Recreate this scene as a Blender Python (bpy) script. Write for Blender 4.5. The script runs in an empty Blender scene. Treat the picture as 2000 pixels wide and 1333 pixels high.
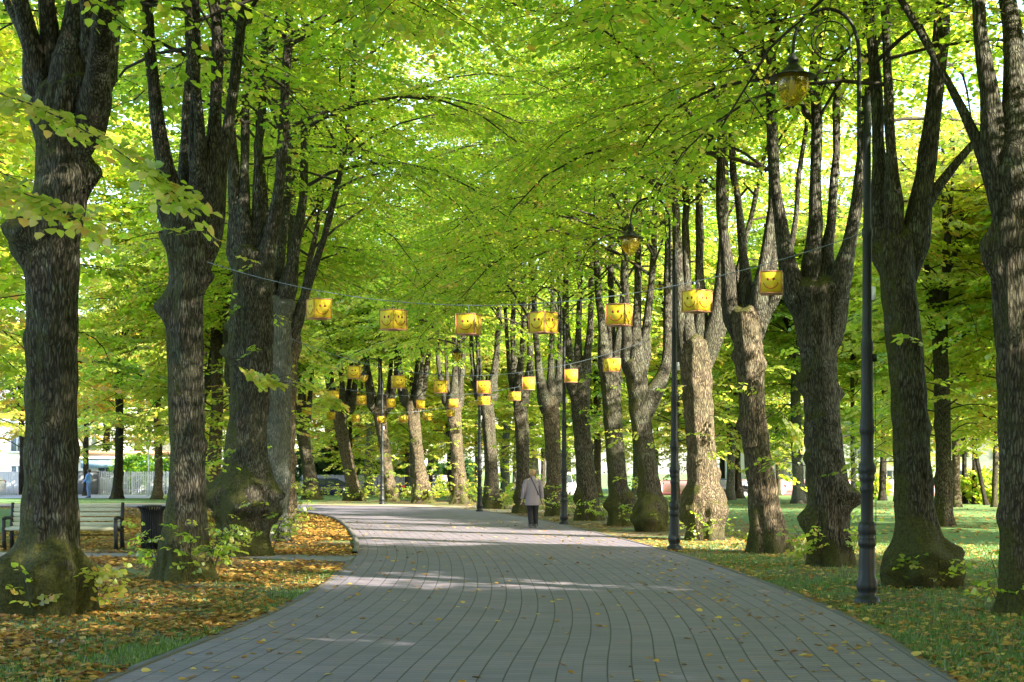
import bpy, math, random
import numpy as np
from mathutils import Vector, Matrix

R = math.radians
scene = bpy.context.scene
COL = scene.collection
FPX, HZ, CAMH = 3000.0, 922.0, 1.6      # focal length in photo pixels, horizon row, eye height


def P(px, py, d):
    """a point of the photograph at distance d, in metres"""
    return np.array([(px - 1000.0) / FPX * d, d, CAMH + (HZ - py) / FPX * d])


# ------------------------------------------------------------------ camera, light
cam_d = bpy.data.cameras.new('camera')
cam = bpy.data.objects.new('camera', cam_d)
COL.objects.link(cam)
cam.location = (0, 0, CAMH)
cam.rotation_euler = (R(90), 0, 0)
cam_d.sensor_width = 36.0
cam_d.lens = 54.0
cam_d.shift_y = 255.5 / 2000.0
cam_d.clip_end = 3000.0
scene.camera = cam

SUN_AZ = Vector((0.78, -0.62, 0)).normalized()
SUN_EL = R(27)
w = bpy.data.worlds.new('World')
scene.world = w
w.use_nodes = True
nt = w.node_tree
bg = nt.nodes['Background']
sky = nt.nodes.new('ShaderNodeTexSky')
sky.sky_type = 'NISHITA'
sky.sun_disc = False
sky.sun_elevation = SUN_EL
sky.sun_rotation = math.atan2(SUN_AZ.x, SUN_AZ.y)
sky.air_density = 1.0
sky.dust_density = 1.6
nt.links.new(sky.outputs[0], bg.inputs[0])
bg.inputs[1].default_value = 0.15
sd = bpy.data.lights.new('sun', 'SUN')
sd.energy = 5.0
sd.angle = R(0.53)
sd.color = (1.0, 0.90, 0.74)
so = bpy.data.objects.new('sun', sd)
COL.objects.link(so)
to_sun = Vector((SUN_AZ.x * math.cos(SUN_EL), SUN_AZ.y * math.cos(SUN_EL), math.sin(SUN_EL)))
so.rotation_euler = (-to_sun).to_track_quat('-Z', 'Y').to_euler()
so.location = to_sun * 60

scene.view_settings.view_transform = 'Standard'
scene.view_settings.look = 'None'
scene.view_settings.gamma = 1.0
scene.view_settings.exposure = 2.72
cy = scene.cycles
cy.max_bounces = 9
cy.diffuse_bounces = 7
cy.glossy_bounces = 2
cy.transmission_bounces = 7
cy.transparent_max_bounces = 8
cy.caustics_reflective = False
cy.caustics_refractive = False
cy.use_denoising = True
try:
    cy.denoiser = 'OPENIMAGEDENOISE'
    cy.denoising_input_passes = 'RGB_ALBEDO_NORMAL'
    cy.denoising_prefilter = 'NONE'
except Exception:
    pass
cy.sample_clamp_indirect = 8.0

# ------------------------------------------------------------------ tagging


def tag(o, label=None, cat=None, group=None, kind=None):
    if label:
        o['label'] = label
    if cat:
        o['category'] = cat
    if group:
        o['group'] = group
    if kind:
        o['kind'] = kind
    return o


def empty(name, loc, label, cat, group=None, rz=0.0):
    o = bpy.data.objects.new(name, None)
    o.empty_display_size = 0.3
    COL.objects.link(o)
    o.location = Vector([float(v) for v in loc])
    o.rotation_euler.z = rz
    return tag(o, label, cat, group)


# ------------------------------------------------------------------ mesh building
class MB:
    """collects numpy pieces, then links them as ONE mesh object"""

    def __init__(self):
        self.v, self.f, self.n = [], [], 0

    def add(self, v, f):
        v = np.asarray(v, float)
        self.v.append(v)
        n = self.n
        if isinstance(f, np.ndarray):
            self.f.append(f + n)
        else:
            by = {}
            for q in f:
                by.setdefault(len(q), []).append(q)
            for q in by.values():
                self.f.append(np.array(q, dtype=np.int64) + n)
        self.n += len(v)
        return self

    def box(self, c, s, rz=0.0, taper=1.0):
        x, y, z = np.array(s, float) / 2
        v = np.array([[-x, -y, -z], [x, -y, -z], [x, y, -z], [-x, y, -z], [-x, -y, z], [x, -y, z], [x, y, z], [-x, y, z]])
        v[4:, :2] *= taper
        if rz:
            cc, ss = math.cos(rz), math.sin(rz)
            v[:, :2] = v[:, :2] @ np.array([[cc, ss], [-ss, cc]])
        return self.add(v + np.array(c, float), [(3, 2, 1, 0), (4, 5, 6, 7), (0, 1, 5, 4), (1, 2, 6, 5), (2, 3, 7, 6), (3, 0, 4, 7)])

    def tube(self, pts, rad, sides=8, caps=True, squash=None):
        return self.add(*tube(pts, rad, sides, caps, squash))

    def lathe(self, prof, sides=24, c=(0, 0, 0), lobes=0, lobe_amp=None, caps=True):
        prof = np.array(prof, float)
        th = np.arange(sides) * 2 * math.pi / sides
        m = len(prof)
        r = prof[:, 0][:, None] * np.ones((1, sides))
        if lobes:
            amp = np.array(lobe_amp)[:, None]
            r = r * (1 + amp * np.abs(np.cos(th * lobes / 2))[None, :] - amp * 0.5)
        v = np.stack([r * np.cos(th), r * np.sin(th), prof[:, 1][:, None] * np.ones((1, sides))], -1).reshape(-1, 3) + np.array(c, float)
        f = grid_faces(m, sides)
        self.add(v, f)
        if caps:
            self.f.append(np.array([list(range(sides))[::-1]]) + self.n - len(v))
            self.f.append(np.array([list(range((m - 1) * sides, m * sides))]) + self.n - len(v))
        return self

    def build(self, name, m, parent=None, smooth=False, loc=None):
        return build_mesh(name, np.concatenate(self.v), self.f, m, parent, smooth, loc)


def grid_faces(m, s):
    i = np.arange(m - 1)[:, None] * s
    j = np.arange(s)[None, :]
    k = (j + 1) % s
    return np.stack([i + j, i + k, i + s + k, i + s + j], -1).reshape(-1, 4)


def tube(pts, rad, sides=8, caps=True, squash=None):
    pts = np.asarray(pts, float)
    n = len(pts)
    rad = np.broadcast_to(np.asarray(rad, float), (n,))
    t = np.empty_like(pts)
    t[1:-1] = pts[2:] - pts[:-2]
    t[0] = pts[1] - pts[0]
    t[-1] = pts[-1] - pts[-2]
    t /= np.linalg.norm(t, axis=1)[:, None] + 1e-12
    mean = np.abs(t).mean(0)
    ref = np.zeros(3)
    ref[int(np.argmin(mean))] = 1.0
    a = np.cross(t, ref)
    a /= np.linalg.norm(a, axis=1)[:, None] + 1e-12
    b = np.cross(t, a)
    th = np.arange(sides) * 2 * math.pi / sides
    v = pts[:, None, :] + rad[:, None, None] * (np.cos(th)[None, :, None] * a[:, None, :] + np.sin(th)[None, :, None] * b[:, None, :])
    v = v.reshape(-1, 3)
    f = [grid_faces(n, sides)]
    if caps and sides == 4:
        f[0] = np.concatenate([f[0], np.array([[3, 2, 1, 0], [(n - 1) * 4 + q for q in range(4)]])])
        return v, f[0]
    fl = [tuple(q) for q in f[0]] if caps else f[0]
    if caps:
        fl.append(tuple(range(sides))[::-1])
        fl.append(tuple(range((n - 1) * sides, n * sides)))
    return v, fl


def build_mesh(name, v, faces, m, parent=None, smooth=False, loc=None, tone=None, uv=None):
    me = bpy.data.meshes.new(name)
    v = np.asarray(v, np.float32)
    if isinstance(faces, np.ndarray):
        faces = [faces]
    faces = [np.asarray(q) for q in faces if len(q)]
    loops = np.concatenate([q.ravel() for q in faces]).astype(np.int32)
    tot = np.concatenate([np.full(len(q), q.shape[1], np.int32) for q in faces])
    start = np.concatenate([[0], np.cumsum(tot)[:-1]]).astype(np.int32)
    me.vertices.add(len(v))
    me.vertices.foreach_set('co', v.ravel())
    me.loops.add(len(loops))
    me.loops.foreach_set('vertex_index', loops)
    me.polygons.add(len(tot))
    me.polygons.foreach_set('loop_start', start)
    if smooth:
        me.polygons.foreach_set('use_smooth', np.ones(len(tot), bool))
    if tone is not None:
        at = me.attributes.new('tone', 'FLOAT', 'POINT')
        at.data.foreach_set('value', np.asarray(tone, np.float32))
    if uv is not None:
        l = me.uv_layers.new(name='UVMap')
        l.data.foreach_set('uv', np.asarray(uv, np.float32)[loops].ravel())
    me.update(calc_edges=True)
    me.validate()
    for q in (m if isinstance(m, (list, tuple)) else [m]):
        me.materials.append(q)
    o = bpy.data.objects.new(name, me)
    COL.objects.link(o)
    if parent is not None:
        o.parent = parent
    if loc is not None:
        o.location = Vector([float(c) for c in loc])
    return o


def bevel(o, wd, seg=2):
    b = o.modifiers.new('bevel', 'BEVEL')
    b.width = wd
    b.segments = seg
    b.limit_method = 'ANGLE'
    return o


# ------------------------------------------------------------------ materials
class NT:
    def __init__(self, name):
        self.m = bpy.data.materials.new(name)
        self.m.use_nodes = True
        self.t = self.m.node_tree
        self.b = self.t.nodes['Principled BSDF']
        self.out = self.t.nodes['Material Output']

    def n(self, typ, **kw):
        x = self.t.nodes.new(typ)
        ins = kw.pop('ins', {})
        for k, v in kw.items():
            setattr(x, k, v)
        for k, v in ins.items():
            self.set(x.inputs[k], v)
        return x

    def set(self, sock, v):
        if isinstance(v, bpy.types.NodeSocket):
            self.t.links.new(v, sock)
        else:
            sock.default_value = v

    def mix(self, a, b, f, mode='MIX'):
        x = self.n('ShaderNodeMix', data_type='RGBA', blend_type=mode)
        self.set(x.inputs[0], f)
        self.set(x.inputs[6], a if isinstance(a, bpy.types.NodeSocket) else (*a, 1))
        self.set(x.inputs[7], b if isinstance(b, bpy.types.NodeSocket) else (*b, 1))
        return x.outputs[2]

    def math(self, op, a, b=0.0, clamp=False):
        x = self.n('ShaderNodeMath', operation=op, use_clamp=clamp)
        self.set(x.inputs[0], a)
        self.set(x.inputs[1], b)
        return x.outputs[0]

    def ramp(self, f, stops, interp='LINEAR'):
        x = self.n('ShaderNodeValToRGB')
        cr = x.color_ramp
        cr.interpolation = interp
        while len(cr.elements) < len(stops):
            cr.elements.new(0.5)
        for e, (p, c) in zip(cr.elements, stops):
            e.position = p
            e.color = (*c, 1) if len(c) == 3 else c
        self.set(x.inputs[0], f)
        return x.outputs[0]

    def rng(self, v, a, b, c=0.0, d=1.0, smooth=True):
        x = self.n('ShaderNodeMapRange', interpolation_type='SMOOTHSTEP' if smooth else 'LINEAR')
        for i, q in enumerate((v, a, b, c, d)):
            self.set(x.inputs[i], q)
        return x.outputs[0]

    def noise(self, vec, scale, detail=4.0, rough=0.55, dist=0.0):
        x = self.n('ShaderNodeTexNoise', ins={'Scale': scale, 'Detail': detail, 'Roughness': rough, 'Distortion': dist})
        if vec is not None:
            self.set(x.inputs['Vector'], vec)
        return x.outputs[0]

    def coord(self, which='Object', scale=(1, 1, 1)):
        c = self.n('ShaderNodeTexCoord').outputs[which]
        if scale != (1, 1, 1):
            mp = self.n('ShaderNodeMapping', ins={'Vector': c, 'Scale': scale})
            c = mp.outputs[0]
        return c

    def bump(self, h, strength=0.5, dist=0.02):
        x = self.n('ShaderNodeBump', ins={'Strength': strength, 'Distance': dist, 'Height': h})
        self.set(self.b.inputs['Normal'], x.outputs[0])


def flat_mat(name, col, rough=0.6, metal=0.0, var=0.12, vscale=6.0, bump=0.0, spec=0.5):
    k = NT(name)
    n = k.noise(k.coord('Object'), vscale, 5.0)
    c = k.mix([q * (1 - var) for q in col], [min(1, q * (1 + var)) for q in col], n)
    k.set(k.b.inputs['Base Color'], c)
    k.b.inputs['Roughness'].default_value = rough
    k.b.inputs['Metallic'].default_value = metal
    k.b.inputs['Specular IOR Level'].default_value = spec
    if bump:
        k.bump(k.noise(k.coord('Object'), vscale * 8, 3.0), bump, 0.01)
    return k.m


def leaf_mat(name, ref, trn, gloss=0.05, fac=0.62):
    k = NT(name)
    k.t.nodes.remove(k.b)
    a = k.n('ShaderNodeAttribute', attribute_name='tone').outputs['Fac']
    c1 = k.ramp(a, ref)
    c2 = k.ramp(a, trn)
    d = k.n('ShaderNodeBsdfDiffuse', ins={'Color': c1})
    t = k.n('ShaderNodeBsdfTranslucent', ins={'Color': c2})
    mx = k.n('ShaderNodeMixShader', ins={0: fac})
    k.set(mx.inputs[1], d.outputs[0])
    k.set(mx.inputs[2], t.outputs[0])
    g = k.n('ShaderNodeBsdfGlossy', ins={'Roughness': 0.42, 'Color': (1, 1, 1, 1)})
    m2 = k.n('ShaderNodeMixShader', ins={0: gloss})
    k.set(m2.inputs[1], mx.outputs[0])
    k.set(m2.inputs[2], g.outputs[0])
    k.set(k.out.inputs[0], m2.outputs[0])
    return k.m


LIME_REF = [(0.0, (0.040, 0.095, 0.015)), (0.35, (0.10, 0.17, 0.020)), (0.65, (0.25, 0.28, 0.040)), (0.85, (0.48, 0.42, 0.10)), (1.0, (0.48, 0.29, 0.06))]
LIME_TRN = [(0.0, (0.18, 0.45, 0.022)), (0.35, (0.45, 0.70, 0.030)), (0.65, (0.70, 0.78, 0.07)), (0.85, (0.86, 0.75, 0.16)), (1.0, (0.82, 0.53, 0.10))]
M = {}
M['lime'] = leaf_mat('lime_leaf', LIME_REF, LIME_TRN)
M['maple'] = leaf_mat('maple_leaf', [(0.0, (0.12, 0.16, 0.015)), (0.5, (0.36, 0.27, 0.02)), (1.0, (0.42, 0.17, 0.02))],
                      [(0.0, (0.30, 0.42, 0.02)), (0.5, (0.70, 0.52, 0.03)), (1.0, (0.75, 0.36, 0.04))])
M['dark_leaf'] = leaf_mat('evergreen_leaf', [(0.0, (0.02, 0.06, 0.022)), (0.5, (0.05, 0.12, 0.04)), (1.0, (0.10, 0.17, 0.04))],
                          [(0.0, (0.02, 0.08, 0.02)), (0.5, (0.07, 0.18, 0.04)), (1.0, (0.12, 0.24, 0.05))])
M['litter'] = leaf_mat('fallen_leaf', [(0.0, (0.10, 0.05, 0.02)), (0.35, (0.24, 0.115, 0.03)), (0.7, (0.38, 0.22, 0.045)), (1.0, (0.50, 0.40, 0.12))],
                       [(0.0, (0.10, 0.04, 0.02)), (0.5, (0.4, 0.2, 0.03)), (1.0, (0.6, 0.45, 0.08))], gloss=0.05, fac=0.25)
M['grass'] = leaf_mat('grass_blade', [(0.0, (0.03, 0.075, 0.012)), (0.5, (0.075, 0.15, 0.02)), (1.0, (0.20, 0.24, 0.05))],
                      [(0.0, (0.05, 0.13, 0.01)), (0.5, (0.12, 0.26, 0.02)), (1.0, (0.28, 0.34, 0.06))], gloss=0.04, fac=0.4)


def bark_mat(name, dark, light, moss=0.5, lichen=0.5, moss_side=(-1, 0, 0)):
    k = NT(name)
    co = k.coord('Object')
    st = k.n('ShaderNodeMapping', ins={'Vector': co, 'Scale': (1, 1, 0.15)}).outputs[0]
    warp = k.noise(co, 3.0, 3.0)
    wv = k.n('ShaderNodeVectorMath', operation='MULTIPLY_ADD', ins={0: k.n('ShaderNodeCombineXYZ', ins={0: warp, 1: warp, 2: 0.0}).outputs[0], 1: (0.10, 0.10, 0), 2: st}).outputs[0]
    f1 = k.noise(wv, 34.0, 7.0, 0.7)
    vo = k.n('ShaderNodeTexVoronoi', feature='DISTANCE_TO_EDGE', ins={'Vector': wv, 'Scale': 34.0, 'Randomness': 1.0}).outputs['Distance']
    crack = k.rng(k.math('ADD', vo, k.math('MULTIPLY', k.math('SUBTRACT', f1, 0.5), 0.35)), 0.0, 0.30)
    h = k.math('ADD', k.math('MULTIPLY', crack, 0.55), k.math('MULTIPLY', f1, 0.8))
    plate = k.noise(co, 5.0, 5.0, 0.7)
    c = k.mix(dark, light, k.rng(k.math('MULTIPLY', h, k.math('ADD', plate, 0.40)), 0.22, 1.05))
    # pale lichen patches
    li = k.rng(k.noise(co, 3.2, 5.0, 0.7), 0.60 - 0.12 * lichen, 0.72)
    c = k.mix(c, (0.20, 0.225, 0.17), k.math('MULTIPLY', li, k.math('MULTIPLY', crack, 0.75 * lichen)))
    al = k.rng(k.noise(co, 1.1, 6.0, 0.7), 0.42, 0.68, 0.0, 0.55)
    c = k.mix(c, (0.075, 0.088, 0.045), k.math('MULTIPLY', al, k.math('ADD', 0.35, k.math('MULTIPLY', crack, 0.65))))
    # moss: a band round the foot, one weather side and blotches
    sx = k.n('ShaderNodeSeparateXYZ', ins={0: co})
    foot = k.rng(sx.outputs[2], 0.15, 1.5, 1.0, 0.0)
    nrm = k.n('ShaderNodeNewGeometry').outputs['Normal']
    side = k.rng(k.n('ShaderNodeVectorMath', operation='DOT_PRODUCT', ins={0: nrm, 1: moss_side}).outputs['Value'], -0.3, 0.9)
    nup = k.n('ShaderNodeSeparateXYZ', ins={0: nrm}).outputs[2]
    mo = k.math('ADD', k.math('MULTIPLY', foot, 0.22), k.math('MULTIPLY', side, 0.22))
    mo = k.math('ADD', mo, k.math('MULTIPLY', k.rng(nup, 0.15, 0.7), 0.3))
    mo = k.math('ADD', mo, k.math('MULTIPLY', k.noise(co, 2.3, 8.0, 0.75), 0.75))
    mo = k.math('ADD', mo, k.math('MULTIPLY', k.noise(co, 17.0, 5.0, 0.7), 0.22))
    mo = k.math('MULTIPLY', k.rng(mo, 0.98 - 0.36 * moss, 1.16 - 0.36 * moss), 0.88)
    mc = k.mix((0.012, 0.016, 0.004), (0.078, 0.082, 0.012), k.rng(k.noise(co, 28.0, 6.0, 0.75), 0.3, 0.7))
    soil = k.rng(sx.outputs[2], 0.0, 0.35, 0.75, 0.0)
    c = k.mix(c, (0.028, 0.022, 0.016), soil)
    c = k.mix(c, mc, mo)
    k.set(k.b.inputs['Base Color'], c)
    k.b.inputs['Roughness'].default_value = 0.92
    k.b.inputs['Specular IOR Level'].default_value = 0.2
    mh = k.noise(co, 55.0, 5.0, 0.75)
    hh = k.mix(k.n('ShaderNodeCombineXYZ', ins={0: h, 1: h, 2: h}).outputs[0], k.n('ShaderNodeCombineXYZ', ins={0: mh, 1: mh, 2: mh}).outputs[0], k.math('MULTIPLY', mo, 0.8))
    k.bump(hh, 1.0, 0.045)
    return k.m


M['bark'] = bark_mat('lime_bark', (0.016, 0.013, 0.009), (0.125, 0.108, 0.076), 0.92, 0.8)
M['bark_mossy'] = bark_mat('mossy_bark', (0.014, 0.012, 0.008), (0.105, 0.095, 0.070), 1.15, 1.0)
M['bark_sunlit'] = bark_mat('sunlit_bark', (0.030, 0.022, 0.014), (0.21, 0.165, 0.105), 0.82, 0.5)  # lime bark made lighter and warmer: sunlight on the trunk put into the colour
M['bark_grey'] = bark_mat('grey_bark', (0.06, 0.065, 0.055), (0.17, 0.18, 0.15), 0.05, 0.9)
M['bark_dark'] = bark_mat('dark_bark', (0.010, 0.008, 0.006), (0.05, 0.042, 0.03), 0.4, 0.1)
M['limb'] = bark_mat('limb_bark', (0.016, 0.014, 0.010), (0.095, 0.085, 0.064), 0.55, 1.15)
M['twig'] = flat_mat('twig_bark', (0.022, 0.018, 0.012), 0.9, var=0.3, vscale=3.0)

M['iron'] = flat_mat('black_painted_iron', (0.009, 0.012, 0.012), 0.5, 0.0, 0.35, 9.0, 0.15, 0.3)
M['black'] = flat_mat('black_metal', (0.009, 0.010, 0.010), 0.5, 0.0, 0.3, 12.0, 0.0, 0.3)
M['wire'] = flat_mat('blue_grey_cable', (0.13, 0.17, 0.21), 0.6)
M['bench'] = flat_mat('bench_plank', (0.34, 0.335, 0.225), 0.6, 0.0, 0.16, 5.0, 0.1)
M['white'] = flat_mat('white_paint', (0.72, 0.73, 0.74), 0.5)
M['box_yellow'] = flat_mat('yellow_panel', (0.56, 0.43, 0.010), 0.7, 0.0, 0.04, 4.0)
M['box_edge'] = flat_mat('pinkish_edge_strip', (0.46, 0.23, 0.13), 0.6, 0.0, 0.1)
M['box_red'] = flat_mat('red_print', (0.24, 0.018, 0.004), 0.7, 0.0, 0.05)
M['glass_dark'] = flat_mat('car_glass', (0.03, 0.04, 0.045), 0.08, 0.0, 0.05)
M['tyre'] = flat_mat('tyre_rubber', (0.015, 0.015, 0.016), 0.8)
M['rim'] = flat_mat('alloy_rim', (0.45, 0.46, 0.47), 0.3, 0.9)
M['red_lens'] = flat_mat('tail_lens', (0.62, 0.02, 0.03), 0.2)
M['clear_lens'] = flat_mat('head_lens', (0.7, 0.72, 0.75), 0.15)
M['window'] = flat_mat('window_glass', (0.10, 0.13, 0.16), 0.12)
k = NT('amber_glass')
k.t.nodes.remove(k.b)
tr = k.n('ShaderNodeBsdfTransparent', ins={'Color': (0.86, 0.76, 0.26, 1)})
df = k.n('ShaderNodeBsdfDiffuse', ins={'Color': (0.45, 0.33, 0.05, 1)})
tl = k.n('ShaderNodeBsdfTranslucent', ins={'Color': (0.70, 0.52, 0.08, 1)})
gs = k.n('ShaderNodeBsdfGlossy', ins={'Roughness': 0.12, 'Color': (1, 0.95, 0.8, 1)})
a1 = k.n('ShaderNodeMixShader', ins={0: 0.5})
k.set(a1.inputs[1], df.outputs[0])
k.set(a1.inputs[2], tl.outputs[0])
a2 = k.n('ShaderNodeMixShader', ins={0: 0.32})
k.set(a2.inputs[1], tr.outputs[0])
k.set(a2.inputs[2], a1.outputs[0])
a3 = k.n('ShaderNodeMixShader', ins={0: 0.06})
k.set(a3.inputs[1], a2.outputs[0])
k.set(a3.inputs[2], gs.outputs[0])
k.set(k.out.inputs[0], a3.outputs[0])
M['amber'] = k.m
rng = np.random.default_rng(7)
random.seed(7)


def smooth01(a, b, x):
    t = np.clip((np.asarray(x, float) - a) / (b - a), 0, 1)
    return t * t * (3 - 2 * t)


def gz(x, y):
    """height of the ground: flat park, the street behind the lawn lies a little lower"""
    return -0.38 * smooth01(104, 109, y) * smooth01(-21, -18, x)


# ------------------------------------------------------------------ ground
xs = np.concatenate([np.linspace(-900, -70, 16), np.arange(-64, 66, 2.0), np.linspace(72, 900, 16)])
ys = np.concatenate([np.linspace(-200, -32, 8), np.arange(-30, 100, 4.0), np.arange(100, 114, 1.0), np.linspace(116, 1500, 20)])
gx, gy = np.meshgrid(xs, ys)
gv = np.stack([gx, gy, gz(gx, gy)], -1).reshape(-1, 3)
nx = len(xs)
ii, jj = np.meshgrid(np.arange(len(ys) - 1), np.arange(nx - 1), indexing='ij')
gf = np.stack([ii * nx + jj, ii * nx + jj + 1, (ii + 1) * nx + jj + 1, (ii + 1) * nx + jj], -1).reshape(-1, 4)
k = NT('park_ground')
co = k.coord('Object')
sx = k.n('ShaderNodeSeparateXYZ', ins={0: co})
n1 = k.noise(co, 0.55, 6.0, 0.65)
n2 = k.noise(co, 5.0, 6.0, 0.7)
n3 = k.noise(co, 38.0, 4.0, 0.7)
grass = k.mix((0.0739, 0.1531, 0.0475), (0.1478, 0.2482, 0.0898), n2)
grass = k.mix(grass, (0.0317, 0.0634, 0.0127), k.rng(n3, 0.45, 0.75), 'MIX')
soil = k.mix((0.0561, 0.0411, 0.0269), (0.1571, 0.1235, 0.0823), n2)
soil = k.mix(soil, (0.0336, 0.0247, 0.0165), k.rng(n3, 0.5, 0.72))
lawn = k.math('MAXIMUM', k.rng(sx.outputs[0], 6.5, 9.5), k.rng(sx.outputs[0], -8.5, -13.0))
lawn = k.math('MAXIMUM', lawn, k.rng(sx.outputs[1], 86, 92))
gm = k.rng(k.math('ADD', n1, k.math('MULTIPLY', lawn, 0.38)), 0.46, 0.62)
c = k.mix(soil, grass, gm)
vo = k.n('ShaderNodeTexVoronoi', ins={'Vector': co, 'Scale': 9.5})
cs = k.n('ShaderNodeSeparateColor', ins={0: vo.outputs['Color']})
litter = k.ramp(cs.outputs[0], [(0.0, (0.0980, 0.0490, 0.0210)), (0.35, (0.2380, 0.1190, 0.0280)), (0.7, (0.3220, 0.2100, 0.0420)), (1.0, (0.3500, 0.2940, 0.0980))])
lz = k.noise(co, 0.33, 4.0, 0.6)
amount = k.math('MULTIPLY', k.rng(lz, 0.36, 0.66, 0.06, 0.62), k.math('SUBTRACT', 1.0, k.math('MULTIPLY', lawn, 0.62)))
lm = k.math('MULTIPLY', k.math('LESS_THAN', cs.outputs[1], amount), k.math('LESS_THAN', vo.outputs['Distance'], 0.52))
c = k.mix(c, litter, lm)
k.set(k.b.inputs['Base Color'], c)
k.b.inputs['Roughness'].default_value = 0.95
k.b.inputs['Specular IOR Level'].default_value = 0.15
k.bump(k.math('ADD', n3, k.math('MULTIPLY', lm, 0.6)), 0.9, 0.03)
ground = build_mesh('ground', gv, gf, k.m, smooth=True)
tag(ground, 'grassy park ground strewn with yellow fallen leaves', 'ground', kind='structure')

# ------------------------------------------------------------------ the curving paved path
EDGE = [((-3.6, -8), (3.0, -8)), ((-3.4, 3), (3.1, 3)), ((-3.08, 11.7), (3.3, 11.7)), ((-2.83, 14.6), (3.55, 14.6)),
        ((-2.58, 19.6), (3.68, 18.6)), ((-2.72, 25.1), (3.5, 25.0)), ((-3.1, 31.4), (3.12, 31.0)), ((-3.92, 38.4), (2.3, 39.0)),
        ((-4.77, 44.6), (1.45, 46.6)), ((-6.2, 53.5), (0.1, 56.0)), ((-8.4, 61.0), (-2.2, 66.2)), ((-11.5, 65.6), (-5.6, 71.6)),
        ((-16, 68.3), (-13, 74.0)), ((-25, 69.5), (-23.5, 75.2)), ((-48, 70.5), (-48, 76.2))]


def catmull(pts, per):
    pts = np.array(pts, float)
    p = np.concatenate([[2 * pts[0] - pts[1]], pts, [2 * pts[-1] - pts[-2]]])
    out = []
    for i in range(1, len(p) - 2):
        for t in np.arange(per) / per:
            a, b, c_, d = p[i - 1], p[i], p[i + 1], p[i + 2]
            out.append(0.5 * (2 * b + (c_ - a) * t + (2 * a - 5 * b + 4 * c_ - d) * t * t + (-a + 3 * b - 3 * c_ + d) * t ** 3))
    out.append(p[-2])
    return np.array(out)


EL = catmull([e[0] for e in EDGE], 12)
ER = catmull([e[1] for e in EDGE], 12)
for _ in range(40):
    EL[1:-1] = (EL[:-2] + 2 * EL[1:-1] + EL[2:]) / 4
    ER[1:-1] = (ER[:-2] + 2 * ER[1:-1] + ER[2:]) / 4
mid = (EL + ER) / 2
arc = np.concatenate([[0], np.cumsum(np.linalg.norm(np.diff(mid, axis=0), axis=1))])
NC = 14
tt = np.linspace(0, 1, NC)
pv = EL[:, None, :] * (1 - tt)[None, :, None] + ER[:, None, :] * tt[None, :, None]
wid = np.linalg.norm(ER - EL, axis=1).mean()
puv = np.stack([np.broadcast_to(arc[:, None], pv.shape[:2]), np.broadcast_to(tt[None, :] * 6.4, pv.shape[:2])], -1).reshape(-1, 2)
pv = np.concatenate([pv, np.full(pv.shape[:2] + (1,), 0.012)], -1).reshape(-1, 3)
ii, jj = np.meshgrid(np.arange(len(EL) - 1), np.arange(NC - 1), indexing='ij')
pf = np.stack([ii * NC + jj, ii * NC + jj + 1, (ii + 1) * NC + jj + 1, (ii + 1) * NC + jj], -1).reshape(-1, 4)
k = NT('path_pavers')
uvc = k.coord('UV')
wob = k.noise(k.n('ShaderNodeMapping', ins={'Vector': uvc, 'Scale': (0.8, 0.8, 1)}).outputs[0], 1.0, 2.0)
vec = k.n('ShaderNodeVectorMath', operation='MULTIPLY_ADD', ins={0: k.n('ShaderNodeCombineXYZ', ins={0: 0.0, 1: wob, 2: 0.0}).outputs[0], 1: (0, 0.008, 0), 2: uvc}).outputs[0]


def brick(mortar, msmooth, c1, c2):
    b = k.n('ShaderNodeTexBrick', offset=0.5, ins={'Scale': 1.0, 'Mortar Size': mortar, 'Mortar Smooth': msmooth, 'Bias': 0.0, 'Brick Width': 0.14, 'Row Height': 0.2})
    b.inputs['Vector'].default_value = (0, 0, 0)
    k.set(b.inputs['Vector'], vec)
    b.inputs['Color1'].default_value = (*c1, 1)
    b.inputs['Color2'].default_value = (*c2, 1)
    b.inputs['Mortar'].default_value = (0.5, 0.5, 0.5, 1)
    return b


b1 = brick(0.007, 0.3, (0.1321, 0.1204, 0.1529), (0.1761, 0.1519, 0.1853))
sepuv = k.n('ShaderNodeSeparateXYZ', ins={0: vec})
row = k.math('DIVIDE', sepuv.outputs[1], 0.2)
fr = k.math('FRACT', row)
dj = k.math('MINIMUM', fr, k.math('SUBTRACT', 1.0, fr))
oc = k.coord('Object')
jn = k.noise(oc, 2.2, 4.0, 0.6)
joint = k.rng(dj, k.math('MULTIPLY', jn, 0.012), k.math('ADD', 0.018, k.math('MULTIPLY', jn, 0.05)), 1.0, 0.0)
cell = k.n('ShaderNodeTexWhiteNoise', noise_dimensions='2D', ins={'Vector': k.n('ShaderNodeVectorMath', operation='FLOOR', ins={0: k.n('ShaderNodeVectorMath', operation='DIVIDE', ins={0: vec, 1: (0.14, 0.2, 1)}).outputs[0]}).outputs[0]})
tint = k.ramp(cell.outputs['Value'], [(0.0, (0.1160, 0.1072, 0.1400)), (0.55, (0.1482, 0.1334, 0.1671)), (0.85, (0.1721, 0.1503, 0.1853)), (1.0, (0.1882, 0.1277, 0.1435))])
base = k.mix(b1.outputs['Color'], tint, 0.65)
base = k.mix(base, (0.0920, 0.0831, 0.1022), k.rng(k.noise(oc, 0.9, 5.0, 0.65), 0.45, 0.75, 0.0, 0.55))
base = k.mix(base, (0.2001, 0.1715, 0.2032), k.rng(k.noise(oc, 22.0, 4.0, 0.7), 0.55, 0.8, 0.0, 0.35))
base = k.mix(base, (0.0639, 0.0561, 0.0644), k.math('MULTIPLY', b1.outputs['Fac'], 1.0))
base = k.mix(base, (0.0280, 0.0262, 0.0284), k.math('MULTIPLY', joint, 0.92))
k.set(k.b.inputs['Base Color'], base)
k.b.inputs['Roughness'].default_value = 0.72
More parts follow.
